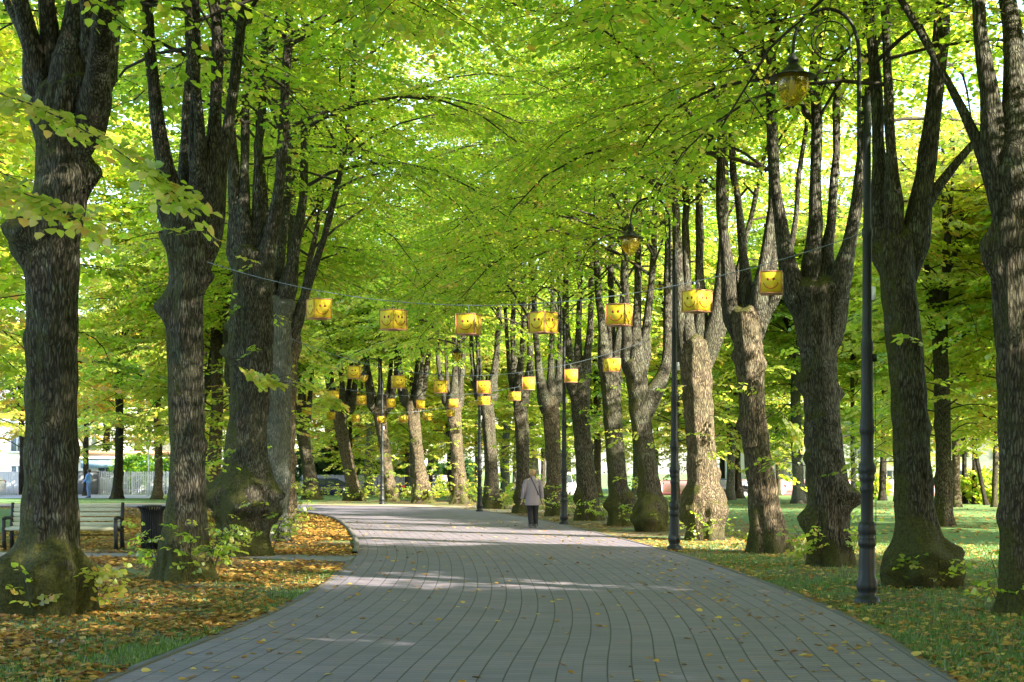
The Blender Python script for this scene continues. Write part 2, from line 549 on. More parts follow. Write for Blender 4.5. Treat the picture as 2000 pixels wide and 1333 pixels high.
k.b.inputs['Specular IOR Level'].default_value = 0.35
k.bump(k.math('SUBTRACT', k.math('MULTIPLY', k.noise(oc, 120.0, 3.0), 0.25), k.math('ADD', k.math('MULTIPLY', b1.outputs['Fac'], 0.6), joint)), 0.55, 0.008)
path = build_mesh('path', pv, pf, k.m, uv=puv)
tag(path, 'curving grey brick paver path through the avenue', 'path', kind='structure')

M['kerb'] = flat_mat('kerb_concrete', (0.075, 0.072, 0.067), 0.85, var=0.3, vscale=7.0, bump=0.4)


def kerb(edge, side, h):
    d = np.gradient(edge, axis=0)
    n = np.stack([-d[:, 1], d[:, 0]], -1)
    n /= np.linalg.norm(n, axis=1)[:, None]
    n *= side
    o_ = edge + n * 0.10
    z0, z1 = -0.05, h
    v = np.stack([np.c_[edge, np.full(len(edge), z0)], np.c_[edge, np.full(len(edge), z1)], np.c_[o_, np.full(len(edge), z1)], np.c_[o_, np.full(len(edge), z0)]], 1).reshape(-1, 3)
    m = len(edge)
    i = np.arange(m - 1)[:, None] * 4
    j = np.arange(3)[None, :]
    f = np.stack([i + j, i + j + 1, i + 4 + j + 1, i + 4 + j], -1).reshape(-1, 4)
    return v, f


# the small side path meets the left edge between about y = 27.2 and 30.2
gap = (EL[:, 1] > 27.4) & (EL[:, 1] < 30.0)
i0, i1 = np.nonzero(gap)[0][[0, -1]]
mb = MB()
mb.add(*kerb(EL[: i0 + 1], 1, 0.018))
mb.add(*kerb(EL[i1:], 1, 0.060))
mb.add(*kerb(ER, -1, 0.016))
tag(mb.build('kerb', M['kerb']), 'narrow concrete edging along the paver path', 'kerb', kind='structure')

k = NT('side_path_asphalt')
oc = k.coord('Object')
c = k.mix((0.10, 0.10, 0.10), (0.17, 0.165, 0.155), k.noise(oc, 5.0, 6.0, 0.7))
c = k.mix(c, (0.30, 0.18, 0.05), k.rng(k.noise(oc, 9.0, 3.0), 0.66, 0.70, 0.0, 0.7))
k.set(k.b.inputs['Base Color'], c)
k.b.inputs['Roughness'].default_value = 0.9
M['asphalt'] = k.m
sp = np.array([[-2.9, 27.3], [-4.5, 28.2], [-7, 28.75], [-12, 29.2], [-40, 31.0]])
sq = np.array([[-3.0, 30.1], [-4.5, 29.65], [-7, 30.0], [-12, 30.55], [-40, 32.6]])
v = np.concatenate([np.c_[sp, np.full(5, 0.006)], np.c_[sq, np.full(5, 0.006)]])
side = build_mesh('side_path', v, np.array([[i + 1, i, i + 5, i + 6] for i in range(4)]), M['asphalt'])
tag(side, 'thin grey side path crossing the litter to the bench', 'path', kind='structure')

# the street and the pavement behind the lawn
k = NT('street_asphalt')
oc = k.coord('Object')
k.set(k.b.inputs['Base Color'], k.mix((0.10, 0.10, 0.105), (0.18, 0.18, 0.18), k.noise(oc, 2.0, 6.0, 0.7)))
k.b.inputs['Roughness'].default_value = 0.9
M['street'] = k.m
road = build_mesh('road', [[-16, 110, -.374], [160, 110, -.374], [160, 121, -.374], [-16, 121, -.374]], np.array([[0, 1, 2, 3]]), M['street'])
tag(road, 'grey street behind the lawn where cars are parked', 'road', kind='structure')
pvm = build_mesh('pavement', [[-160, 93.5, .006], [-21.5, 93.5, .006], [-21.5, 108, .006], [-160, 108, .006]], np.array([[0, 1, 2, 3]]), flat_mat('pavement_slab', (0.30, 0.31, 0.33), 0.9, var=0.2, vscale=1.5))
tag(pvm, 'pale pavement in front of the slatted fence', 'pavement', kind='structure')
# bare sandy strip outside the bend, sunlight put into its pale colour
k = NT('sunlit_sandy_soil')
oc = k.coord('Object')
c = k.mix((0.20, 0.155, 0.10), (0.38, 0.31, 0.21), k.noise(oc, 3.0, 6.0, 0.7))
c = k.mix(c, (0.36, 0.22, 0.06), k.rng(k.noise(oc, 8.0, 4.0, 0.7), 0.6, 0.68, 0.0, 0.8))
k.set(k.b.inputs['Base Color'], c)
k.b.inputs['Roughness'].default_value = 0.95
a = ER[ER[:, 1] > 60]
d = np.gradient(a, axis=0)
nn = np.stack([d[:, 1], -d[:, 0]], -1) / np.linalg.norm(d, axis=1)[:, None]
ins = a + nn * 0.1
outw = a + nn * (2.6 + 1.0 * np.sin(np.arange(len(a)) * 0.7))[:, None]
v = np.stack([np.c_[ins, np.full(len(a), .005)], np.c_[outw, np.full(len(a), .005)]], 1).reshape(-1, 3)
m_ = len(a)
f = np.array([[2 * i, 2 * i + 1, 2 * i + 3, 2 * i + 2] for i in range(m_ - 1)])
tag(build_mesh('dirt_strip', v, f, k.m), 'bare sunlit sandy strip along the outside of the bend', 'bare ground', kind='structure')


# ------------------------------------------------------------------ leaves
LEAF = np.array([[0.0, 0.0, 0.0], [0.52, 0.20, 0.05], [0.38, 0.68, 0.03], [0.0, 1.0, -0.06], [-0.38, 0.68, 0.03], [-0.52, 0.20, 0.05]])
LEAF_HEART = np.array([[0.0, 0.10, -0.02], [0.26, -0.06, 0.03], [0.54, 0.22, 0.07], [0.40, 0.62, 0.05], [0.0, 1.05, -0.10], [-0.40, 0.62, 0.05], [-0.54, 0.22, 0.07], [-0.26, -0.06, 0.03]])


def leaves(pos, dr, nr, size, heart=False):
    """one small folded leaf at every position: returns (verts, faces)"""
    dr = dr / (np.linalg.norm(dr, axis=1)[:, None] + 1e-9)
    sd_ = np.cross(dr, nr)
    sd_ /= np.linalg.norm(sd_, axis=1)[:, None] + 1e-9
    up = np.cross(sd_, dr)
    T = LEAF_HEART if heart else LEAF
    v = pos[:, None, :] + size[:, None, None] * (T[None, :, 0, None] * sd_[:, None, :] + T[None, :, 1, None] * dr[:, None, :] + T[None, :, 2, None] * up[:, None, :])
    m = len(T)
    q = np.array([[0, 1, 2, 3, 4], [0, 4, 5, 6, 7]]) if heart else np.array([[0, 1, 2, 3], [0, 3, 4, 5]])
    f = (np.arange(len(pos))[:, None, None] * m + q[None]).reshape(-1, q.shape[1])
    return v.reshape(-1, 3), f, m


# a spray: leaves set alternately along a flat twig
SPRAY_T = np.array([0.10, 0.22, 0.34, 0.46, 0.57, 0.68, 0.78, 0.88, 0.96])


def sprays(o, ax, nr, ln, g, size, tone0, keep=1.0):
    """o, ax, nr: (N,3) start, direction, plane normal; ln: (N,) lengths -> leaves (pos, dir, normal, size, tone)"""
    N = len(o)
    K = len(SPRAY_T)
    ax = ax / np.linalg.norm(ax, axis=1)[:, None]
    lat = np.cross(ax, nr)
    lat /= np.linalg.norm(lat, axis=1)[:, None] + 1e-9
    nr2 = np.cross(lat, ax)
    t = SPRAY_T[None, :] + g.normal(0, 0.03, (N, K))
    sgn = np.where((np.arange(K) % 2) == 0, 1.0, -1.0)[None, :] * np.where(g.random((N, 1)) < 0.5, 1, -1)
    droop = -0.16 * t ** 2
    pos = o[:, None, :] + ax[:, None, :] * (t * ln[:, None])[..., None] + lat[:, None, :] * (sgn * 0.03)[..., None]
    pos[..., 2] += droop * ln[:, None]
    ang = sgn * g.uniform(0.5, 1.25, (N, K))
    ang[:, -1] = g.normal(0, 0.25, N)
    dr = ax[:, None, :] * np.cos(ang)[..., None] + lat[:, None, :] * np.sin(ang)[..., None]
    dr = dr + g.normal(0, 0.16, (N, K, 3))
    dr[..., 2] -= g.uniform(0.05, 0.55, (N, K))
    nn_ = nr2[:, None, :] + g.normal(0, 0.30, (N, K, 3))
    sz = size * g.uniform(0.68, 1.22, (N, K))
    tn = np.broadcast_to(tone0[:, None], (N, K)) + g.normal(0, 0.10, (N, K))
    tn = tn + (g.random((N, K)) < 0.07) * 0.35
    if keep < 1:
        kp = (g.random((N, K)) < keep)
    else:
        kp = np.ones((N, K), bool)
    return pos[kp], dr[kp], nn_[kp], sz[kp], np.clip(tn[kp], 0, 1)


# boughs are kept clear of the street lamps' heads: (x, y0, y1, z0, z1, half width)
CLEAR = [(3.45, 13.5, 19.3, 4.9, 7.4, 1.25), (2.45, 27.0, 32.0, 5.2, 7.3, 1.0), (0.70, 43.0, 47.2, 5.4, 7.3, 0.9)]


def leaf_object(name, parts, m, parent, heart=False):
    pos, dr, nr, sz, tn = [np.concatenate(q) for q in zip(*parts)]
    if name == 'crown' and parent is not None:
        wx, wy, wz = (pos + np.array(parent.location)).T
        ok = np.ones(len(pos), bool)
        for (x, y0, y1, z0, z1, hw) in CLEAR:
            ok &= ~((np.abs(wx - x) < hw) & (wy > y0) & (wy < y1) & (wz > z0) & (wz < z1))
        pos, dr, nr, sz, tn = pos[ok], dr[ok], nr[ok], sz[ok], tn[ok]
    v, f, per = leaves(pos, dr, nr, sz, heart)
    return build_mesh(name, v, f, m, parent, tone=np.repeat(tn, per))


# ------------------------------------------------------------------ trees
def trunk_surface(zs, cx, cyy, rad, seed, sides, burls, lump=0.045, flute=0.20):
    g = np.random.default_rng(seed)
    th = np.arange(sides) * 2 * math.pi / sides
    TH, Z = np.meshgrid(th, zs)
    r = np.ones_like(TH)
    for _ in range(9):
        kk = g.integers(1, 6)
        r += lump * g.uniform(0.3, 1.0) / (kk ** 0.45) * np.sin(kk * TH + g.uniform(-2.6, 2.6) * Z + g.uniform(0, 6.28))
    for _ in range(10):
        kk = g.integers(6, 17)
        r += 0.013 * np.sin(kk * TH + g.uniform(-1.5, 1.5) * Z + g.uniform(0, 6.28))
        r += 0.011 * np.sin(g.integers(2, 7) * TH + g.uniform(5, 13) * Z + g.uniform(0, 6.28))
    fk = g.integers(4, 7)
    r += flute * np.exp(-np.clip(Z, 0, None) / 0.45) * (np.sin(fk * TH + g.uniform(0, 6.28)) + 0.4)
    if sides >= 48:
        ph = g.uniform(0, 6.28, 4)
        rg = np.abs(np.sin(9.5 * TH + 1.3 * np.sin(1.7 * Z + ph[0]) + 0.9 * np.sin(3 * TH + Z + ph[1]) + 0.7 * np.sin(6.3 * Z + 2 * TH + ph[2])))
        r -= 0.035 * (1 - rg) ** 3
    Rr = rad[:, None] * r
    for (bz, az, size, amp) in burls:
        da = np.angle(np.exp(1j * (TH - az))) * np.maximum(rad[:, None], 0.12)
        q = (da ** 2 + ((Z - bz) * 1.0) ** 2) / size ** 2
        lumps = 1 + 0.22 * np.sin(5 * TH + 9 * Z) + 0.16 * np.sin(11 * TH - 15 * Z + 1.0)
        Rr = Rr + amp * np.exp(-q ** 1.05) * lumps
    v = np.stack([cx[:, None] + Rr * np.cos(TH), cyy[:, None] + Rr * np.sin(TH), Z], -1)
    # knobbly closed head
    top = v[-1].mean(0)
    caps = []
    for s_, up in ((0.88, 0.06), (0.66, 0.12), (0.36, 0.16)):
        ring = top + (v[-1] - top) * s_
        ring[:, 2] += up + 0.05 * np.sin(3 * th + seed)
        caps.append(ring)
    v = np.concatenate([v.reshape(-1, 3)] + caps + [[top + np.array([0, 0, 0.17])]])
    n = len(zs) + 3
    f = [tuple(q) for q in grid_faces(n, sides)]
    tri = [((n - 1) * sides + j, (n - 1) * sides + (j + 1) % sides, n * sides) for j in range(sides)]
    return v, f, tri


def bez_noise(g, n, amp):
    x = np.cumsum(g.normal(0, 1, (n, 3)), 0)
    x -= np.linspace(0, 1, n)[:, None] * x[-1]
    return x * amp


def grow(limbs, g, nbranch, lmax, path_dir, zlow, ztop, leaf, tone, sub_every=0.42, low_droop=0.35, spread_path=1.35, el_hi=55, keep=1.0, wood_min=0.006, spray_len=0.5, thin=0.0, spray_gap=0.21):
    """branches, twigs and leaf sprays on the given limb polylines [(pts, radii)]: returns (wood MB, leaf parts)"""
    wood = MB()
    O, AX, NR, LN, TN = [], [], [], [], []
    lens = np.array([np.sum(np.linalg.norm(np.diff(p, axis=0), axis=1)) for p, _ in limbs])
    for (pts, rad), L in zip(limbs, lens):
        nb = max(3, int(round(nbranch * L / lens.sum())))
        az = g.uniform(0, 6.28)
        seg = np.concatenate([[0], np.cumsum(np.linalg.norm(np.diff(pts, axis=0), axis=1))])
        ts = np.sort(g.uniform(0.0, 1.0, nb)) * seg[-1]
        outd = pts[-1, :2] - pts[0, :2]
        for s in ts:
            p0 = np.array([np.interp(s, seg, pts[:, c_]) for c_ in range(3)])
            if p0[2] < zlow:
                continue
            r_l = np.interp(s, seg, rad)
            az += 2.4 + g.normal(0, 0.5)
            d2 = np.array([math.cos(az), math.sin(az)])
            toward = float(d2 @ path_dir)
            if thin and g.random() < thin * (1.25 if toward < 0.25 else 0.25) * smooth01(zlow + 2.5, zlow + 6.0, p0[2]):
                continue
            frac = (p0[2] - zlow) / max(ztop - zlow, 1)
            l_ = lmax * (1 - 0.45 * frac ** 1.6) * g.uniform(0.6, 1.1) * (1 + (spread_path - 1) * max(0, toward) * (1 + 0.7 * frac))
            el0 = R(g.uniform(8, el_hi))
            drop = g.uniform(0.6, 1.15) + low_droop * (1 - frac)
            if toward < -0.2:
                l_ *= 0.92
                drop *= 0.85
            n = 7
            q = np.linspace(0, 1, n)
            el = el0 - drop * q ** 1.2
            aa = az + np.cumsum(g.normal(0, 0.10, n))
            step = l_ / (n - 1)
            dv = np.stack([np.cos(aa) * np.cos(el), np.sin(aa) * np.cos(el), np.sin(el)], -1) * step
            bp = np.concatenate([[p0], p0 + np.cumsum(dv[:-1], 0)])
            r0 = min(r_l * 0.5, 0.008 + 0.0065 * l_)
            wood.tube(bp, np.linspace(r0, max(wood_min, 0.25 * r0), n), 5, caps=False)
            tb = np.clip(tone + g.normal(0, 0.07), 0, 1)
            ns = max(3, int(l_ / sub_every))
            sgn = 1
            for u in np.linspace(0.22, 0.98, ns):
                f_ = u * (n - 1)
                i = min(int(f_), n - 2)
                sp_ = bp[i] + (bp[i + 1] - bp[i]) * (f_ - i)
                bd = dv[i] / step
                sgn = -sgn
                hor = np.array([-bd[1], bd[0], 0.0])
                hor /= np.linalg.norm(hor) + 1e-9
                an = g.uniform(0.6, 1.15)
                sdv = bd * math.cos(an) + hor * math.sin(an) * sgn
                sdv[2] = sdv[2] * 0.6 + g.normal(0, 0.12)
                sdv /= np.linalg.norm(sdv)
                sl = (0.55 + 0.34 * l_ * (1 - 0.55 * u)) * g.uniform(0.6, 1.15)
                m_ = 4
                qq = np.linspace(0, 1, m_)
                tp = sp_ + sdv[None] * (qq * sl)[:, None]
                tp[:, 2] -= 0.18 * sl * qq ** 2
                wood.tube(tp, np.linspace(max(wood_min, 0.0085), wood_min * 0.6, m_), 3, caps=False)
                kk = max(2, int(sl / spray_gap))
                ss = (np.arange(kk) + g.uniform(0.2, 0.9)) / kk
                ss = np.clip(ss, 0, 1)
                pp = sp_ + sdv[None] * (ss * sl)[:, None]
                pp[:, 2] -= 0.18 * sl * ss ** 2
                hs = np.array([-sdv[1], sdv[0], 0.0])
                hs /= np.linalg.norm(hs) + 1e-9
                s2 = np.where(np.arange(kk) % 2 == 0, 1.0, -1.0)
                axx = sdv[None] * 0.75 + hs[None] * (s2 * 0.75)[:, None] + g.normal(0, 0.12, (kk, 3))
                axx[:, 2] -= 0.12
                axx[-1] = sdv + g.normal(0, 0.1, 3)
                O.append(pp)
                AX.append(axx)
                NR.append(np.array([0, 0, 1.0])[None] + g.normal(0, 0.22, (kk, 3)))
                LN.append(g.uniform(0.7, 1.2, kk) * spray_len)
                TN.append(np.full(kk, tb) + g.normal(0, 0.06, kk) + (g.random(kk) < 0.09) * 0.28)
    if not O:
        return wood, []
    lv = sprays(np.concatenate(O), np.concatenate(AX), np.concatenate(NR), np.concatenate(LN), g, leaf, np.concatenate(TN), keep)
    return wood, [lv]


def shoots(g, base_r, n, h, leaf, tone, spread=0.5, az0=None, az_w=3.14):
    """leafy suckers round the foot of a trunk -> (wood MB, leaf part)"""
    wood = MB()
    O, AX, NR, LN, TN = [], [], [], [], []
    for _ in range(n):
        az = g.uniform(0, 6.28) if az0 is None else az0 + g.uniform(-az_w, az_w)
        r = base_r * g.uniform(0.85, 1.15)
        p0 = np.array([r * math.cos(az), r * math.sin(az), g.uniform(0.0, 0.25)])
        hh = h * g.uniform(0.4, 1.1)
        out = spread * g.uniform(0.4, 1.2) * hh
        q = np.linspace(0, 1, 4)
        pts = p0 + np.stack([math.cos(az) * out * q, math.sin(az) * out * q, hh * q * (1.25 - 0.3 * q)], -1)
        wood.tube(pts, np.linspace(0.006, 0.003, 4), 3, caps=False)
        for u in (0.35, 0.6, 0.85):
            p = pts[0] * (1 - u) + pts[-1] * u
            a2 = az + g.uniform(-1.6, 1.6)
            O.append(p)
            AX.append([math.cos(a2), math.sin(a2), g.uniform(-0.1, 0.6)])
            NR.append(np.array([0.3 * math.cos(az), 0.3 * math.sin(az) - 0.25, 0.8]) + g.normal(0, 0.25, 3))
            LN.append(g.uniform(0.2, 0.36))
            TN.append(tone + g.normal(0, 0.1))
    lv = sprays(np.array(O), np.array(AX), np.array(NR), np.array(LN), g, leaf, np.array(TN), 0.65)
    return wood, lv


def make_tree(label, d, spine, stems, seed, group, side, burls=(), knobs=(), mat='bark', nbranch=78, lmax=4.2, ztop=15.8, leaf=0.090, tone=0.42,
              n_shoots=10, shoot_h=0.7, name='lime_tree', extra=None, zlow_off=2.1, trunk_sprays=6, sides=40, shoot_tone=0.5, rnd_stems=0, keep=1.0, shoot_az=None, leaf_m='lime', sub_every=0.42, base_off=0.0):
    """a pollarded avenue tree. spine: [(px, py, width px)] from the foot up; stems: [(width px, [(px, py), ...])] of the big upright limbs"""
    g = np.random.default_rng(seed)
    base = P(spine[0][0], spine[0][1], d)
    base[2] = gz(base[0], base[1])
    root = empty(name, base, label, 'tree', group)
    sp = []
    for (x, y, wpx) in spine:
        p = P(x, y, d)
        sp.append((p[2], p[0] - base[0], wpx * d / FPX / 2 * 0.90))
    sp = np.array(sp)
    sp[0, 0] = 0.0
    sp[-1, 0] -= 0.28
    zt = sp[-1, 0]
    if stems:
        sp[:, 2] *= 1 - 0.12 * smooth01(zt - 0.8, zt - 0.2, sp[:, 0])
    sp = np.concatenate([[[-0.15, sp[0, 1], sp[0, 2] * 1.05]], sp])
    zs = np.concatenate([np.arange(-0.15, zt, 0.07), [zt]])
    cx = np.interp(zs, sp[:, 0], sp[:, 1])
    rad = np.interp(zs, sp[:, 0], sp[:, 2])
    ker = np.ones(3) / 3
    padc = np.pad(cx, 1, mode='edge')
    padr = np.pad(rad, 1, mode='edge')
    cx = np.convolve(padc, ker, 'valid')
    rad = np.convolve(padr, ker, 'valid')
    cyy = 0.10 * np.sin(zs * 0.9 + g.uniform(0, 6.28)) * np.clip(zs / 2, 0, 1)
    bl = [(CAMH + (HZ - b[0]) / FPX * d, b[1], b[2], b[3]) for b in burls]
    for _ in range(5):
        bl.append((g.uniform(0.3, zt), g.uniform(0, 6.28), g.uniform(0.08, 0.17), g.uniform(0.02, 0.06)))
    for (ya, yb_, cnt, sz_, am_) in knobs:
        for _ in range(cnt):
            bl.append((CAMH + (HZ - g.uniform(ya, yb_)) / FPX * d, g.uniform(0, 6.28), sz_ * g.uniform(0.7, 1.3), am_ * g.uniform(0.4, 1.3)))
    for _ in range(3):
        bl.append((zt - g.uniform(0.0, 0.5), g.uniform(0, 6.28), g.uniform(0.14, 0.25), g.uniform(0.02, 0.06)))
    tv, tf, tri = trunk_surface(zs, cx, cyy, rad, seed, sides, bl)
    fs = [np.array(tf), np.array(tri)]
    build_mesh('trunk', tv, fs, M[mat], root, smooth=True)
    head = np.array([cx[-1], cyy[-1], zt])
    rh = rad[-1]
    limbs = []
    for (wpx, pts) in stems:
        q = []
        for i, (x, y) in enumerate(pts):
            p = P(x, y, d)
            q.append([p[0] - base[0], 0, p[2]])
        q = np.array(q)
        dy = g.uniform(-0.55, 0.55) * rh
        q[:, 1] = cyy[-1] + dy + np.linspace(0, g.uniform(-1, 1) * 1.0 + dy * 2, len(q))
        # root the limb inside the trunk so that it grows out of it
        lo = q[0].copy()
        lo[2] -= 1.2
        xc = np.interp(lo[2], zs, cx)
        lo[0] = xc + (lo[0] - xc) * 0.30
        lo[1] = lo[1] * 0.5
        q = np.concatenate([[lo], q])
        # carry on upwards past the last measured point
        last = q[-1]
        dirv = q[-1] - q[-2]
        dirv = dirv / np.linalg.norm(dirv)
        while last[2] < ztop * g.uniform(0.80, 1.0):
            dirv = dirv * 0.8 + np.array([0, 0, 0.2]) + g.normal(0, 0.05, 3)
            dirv /= np.linalg.norm(dirv)
            last = last + dirv * 1.1
            q = np.concatenate([q, [last]])
        limbs.append((q, wpx * d / FPX / 2))
    for i in range(rnd_stems):
        az = i * 6.28 / rnd_stems + g.uniform(-0.5, 0.5)
        o_ = head + np.array([math.cos(az) * rh * 0.45, math.sin(az) * rh * 0.45, -0.55])
        lean = g.uniform(0.08, 0.42)
        zz = np.linspace(0, ztop * g.uniform(0.78, 1.0) - o_[2], 9)
        off = lean * (1 - np.exp(-zz / 2.2)) * 2.4
        q = o_ + np.stack([math.cos(az) * off, math.sin(az) * off, zz], -1) + bez_noise(g, 9, 0.05)
        limbs.append((q, rh * g.uniform(0.28, 0.46)))
    L2 = []
    for q, r0 in limbs:
        # resample smoothly
        seg = np.concatenate([[0], np.cumsum(np.linalg.norm(np.diff(q, axis=0), axis=1))])
        s = seg[-1] * np.linspace(0, 1, 26) ** 1.3
        pts = np.stack([np.interp(s, seg, q[:, c_]) for c_ in range(3)], -1)
        for _ in range(2):
            pts[1:-1] = (pts[:-2] + 2 * pts[1:-1] + pts[2:]) / 4
        pts += bez_noise(g, 26, 0.016)
        rr = r0 * (1 - 0.80 * (s / seg[-1]) ** 0.9)
        s_h = 1.15 if stems else 0.6
        rr = rr * (0.45 + 0.55 * smooth01(0.0, s_h * 0.8, s)) + r0 * 0.75 * np.exp(-((s - s_h) / 0.65) ** 2) * smooth01(0.1, s_h, s)
        rr = rr * (1 + 0.08 * np.sin(np.arange(26) * 1.9 + r0 * 50))
        L2.append((pts, rr))
        v, f = tube(pts, rr, 10)
        build_mesh('limb', v, [np.array([x for x in f if len(x) == 4]), np.array([x for x in f if len(x) == 10])], M['limb'], root, smooth=True)
    pd = np.array([-1.0, 0.0]) if side == 'R' else np.array([1.0, 0.0])
    wood, parts = grow(L2, g, int(nbranch * 1.45), lmax * 1.08, pd, zt + zlow_off, ztop, leaf, tone, keep=keep, sub_every=sub_every, thin=0.36 if d < 48 else 0.12)
    # leafy twigs straight from the trunk
    O, AX, NR, LN, TN = [], [], [], [], []
    for _ in range(trunk_sprays):
        z = g.uniform(0.25, 1.0) * zt
        az = g.uniform(0, 6.28)
        r = np.interp(z, zs, rad)
        p0 = np.array([np.interp(z, zs, cx) + r * math.cos(az), np.interp(z, zs, cyy) + r * math.sin(az), z])
        l_ = g.uniform(0.3, 1.0)
        dv = np.array([math.cos(az), math.sin(az), g.uniform(-0.2, 0.5)])
        tp = p0 + dv[None] * (np.linspace(0, 1, 4) * l_)[:, None]
        tp[:, 2] -= 0.2 * l_ * np.linspace(0, 1, 4) ** 2
        wood.tube(tp, np.linspace(0.009, 0.004, 4), 3, caps=False)
        for u in (0.3, 0.6, 0.95):
            O.append(p0 + dv * l_ * u - np.array([0, 0, 0.2 * l_ * u * u]))
            a2 = az + g.uniform(-1, 1)
            AX.append([math.cos(a2), math.sin(a2), g.uniform(-0.4, 0.3)])
            NR.append(np.array([0, 0, 1.0]) + g.normal(0, 0.25, 3))
            LN.append(g.uniform(0.3, 0.5))
            TN.append(tone + 0.08 + g.normal(0, 0.1))
    if O:
        parts.append(sprays(np.array(O), np.array(AX), np.array(NR), np.array(LN), g, leaf, np.array(TN), 0.8))
    if extra is not None:
        extra(base, wood, parts, g)
    if wood.v:
        wood.build('branches', M['twig'], root)
    if parts:
        leaf_object('crown', parts, M[leaf_m], root, heart=False)
    if n_shoots:
        sw, slv = shoots(g, sp[1, 2] * 1.05, n_shoots, shoot_h, leaf * 0.80, shoot_tone, az0=shoot_az, az_w=1.1 if shoot_az is not None else 3.14)
        so_ = sw.build('basal_shoots', M['twig'], root)
        leaf_object('shoot_leaves', [slv], M['lime'], so_, heart=True)
    return root
# ------------------------------------------------------------------ the avenue
GA = 'pollarded lime trees lining the paved path'


def spray_branch(pts_px, d, dens, leaf, tone, side=0.5):
    """a hanging leafy twig that starts at the trunk and passes the given photo points"""
    def f(base, wood, parts, g):
        pts = np.array([P(*p) if len(p) == 3 else P(p[0], p[1], d) for p in pts_px]) - base
        seg = np.concatenate([[0], np.cumsum(np.linalg.norm(np.diff(pts, axis=0), axis=1))])
        s = np.linspace(0, seg[-1], 30)
        q = np.stack([np.interp(s, seg, pts[:, c_]) for c_ in range(3)], -1)
        for _ in range(3):
            q[1:-1] = (q[:-2] + 2 * q[1:-1] + q[2:]) / 4
        wood.tube(q, np.linspace(0.014, 0.003, 30), 5, caps=False)
        n = int(seg[-1] * dens)
        u = np.sort(g.uniform(0.30, 1.0, n)) * seg[-1]
        o = np.stack([np.interp(u, s, q[:, c_]) for c_ in range(3)], -1)
        dv = np.gradient(q, axis=0)
        dv /= np.linalg.norm(dv, axis=1)[:, None]
        ax = np.stack([np.interp(u, s, dv[:, c_]) for c_ in range(3)], -1)
        hor = np.stack([-ax[:, 1], ax[:, 0], np.zeros(n)], -1)
        sg = np.where(np.arange(n) % 2 == 0, 1.0, -1.0)[:, None]
        ax2 = ax * 0.8 + hor * sg * side + g.normal(0, 0.15, (n, 3))
        nr = np.array([0, -0.35, 0.9])[None] + g.normal(0, 0.25, (n, 3))
        parts.append(sprays(o, ax2, nr, g.uniform(0.22, 0.42, n), g, leaf, np.clip(tone + g.normal(0, 0.1, n), 0, 1), 0.75))
    return f


LFT, RGT, FRT = math.pi, 0.0, -math.pi / 2
# ---- west row
make_tree('stout lime with a mossy bulging foot and burl, beside the end of the park bench', 17.4,
          [(92, 1205, 176), (88, 1170, 184), (84, 1130, 182), (84, 1100, 168), (86, 1078, 138), (90, 1050, 124), (92, 1000, 118), (97, 800, 107), (103, 600, 106), (103, 500, 112), (112, 430, 112), (122, 350, 112), (122, 250, 120), (134, 180, 165), (140, 130, 170)],
          [(36, [(68, 170), (64, 60), (60, 0)]), (36, [(96, 160), (96, 60), (98, -20)]), (46, [(142, 160), (146, 40), (148, -40)]), (30, [(186, 150), (192, 40), (194, -40)]),
           (30, [(205, 150), (222, 20), (226, -60)]), (40, [(190, 215), (232, 110), (268, 0)]), (20, [(80, 170), (35, 95), (0, 30)])],
          11, GA, 'L', knobs=[(1085, 1185, 34, .09, .08), (450, 900, 7, .12, .05)], burls=[(1120, LFT + .5, 0.2, 0.12), (1105, -1.2, 0.2, 0.10), (1160, -0.6, 0.2, 0.10), (468, LFT, 0.26, 0.20), (450, LFT + .8, 0.2, 0.10), (345, RGT, 0.16, 0.12), (470, -1.9, 0.2, 0.06)],
          mat='bark_mossy', sides=72, n_shoots=9, shoot_h=0.45, trunk_sprays=1, nbranch=80, shoot_az=-0.9, shoot_tone=0.62)
make_tree('slim mossy lime standing in fallen leaves by the black litter bin', 22.6,
          [(358, 1138, 128), (358, 1090, 100), (360, 1030, 90), (368, 900, 76), (366, 800, 74), (364, 700, 74), (362, 600, 82), (370, 540, 82), (362, 450, 96), (364, 400, 112), (372, 365, 108)],
          [(32, [(338, 400), (322, 200), (318, 0)]), (22, [(352, 380), (350, 200), (352, 0)]), (26, [(382, 380), (386, 200), (396, 0)]), (22, [(398, 370), (400, 200), (402, 0)]),
           (32, [(410, 395), (432, 200), (440, 0)]), (30, [(418, 440), (448, 200), (462, 0)])],
          12, GA, 'L', burls=[(600, LFT, 0.2, 0.12), (460, LFT, 0.17, 0.10), (545, RGT - .2, 0.16, 0.10), (1060, -2.2, 0.2, 0.08), (870, RGT, 0.10, 0.06)],
          mat='bark_mossy', sides=56, n_shoots=26, shoot_h=0.75, trunk_sprays=5, nbranch=92, lmax=4.6, shoot_tone=0.45)
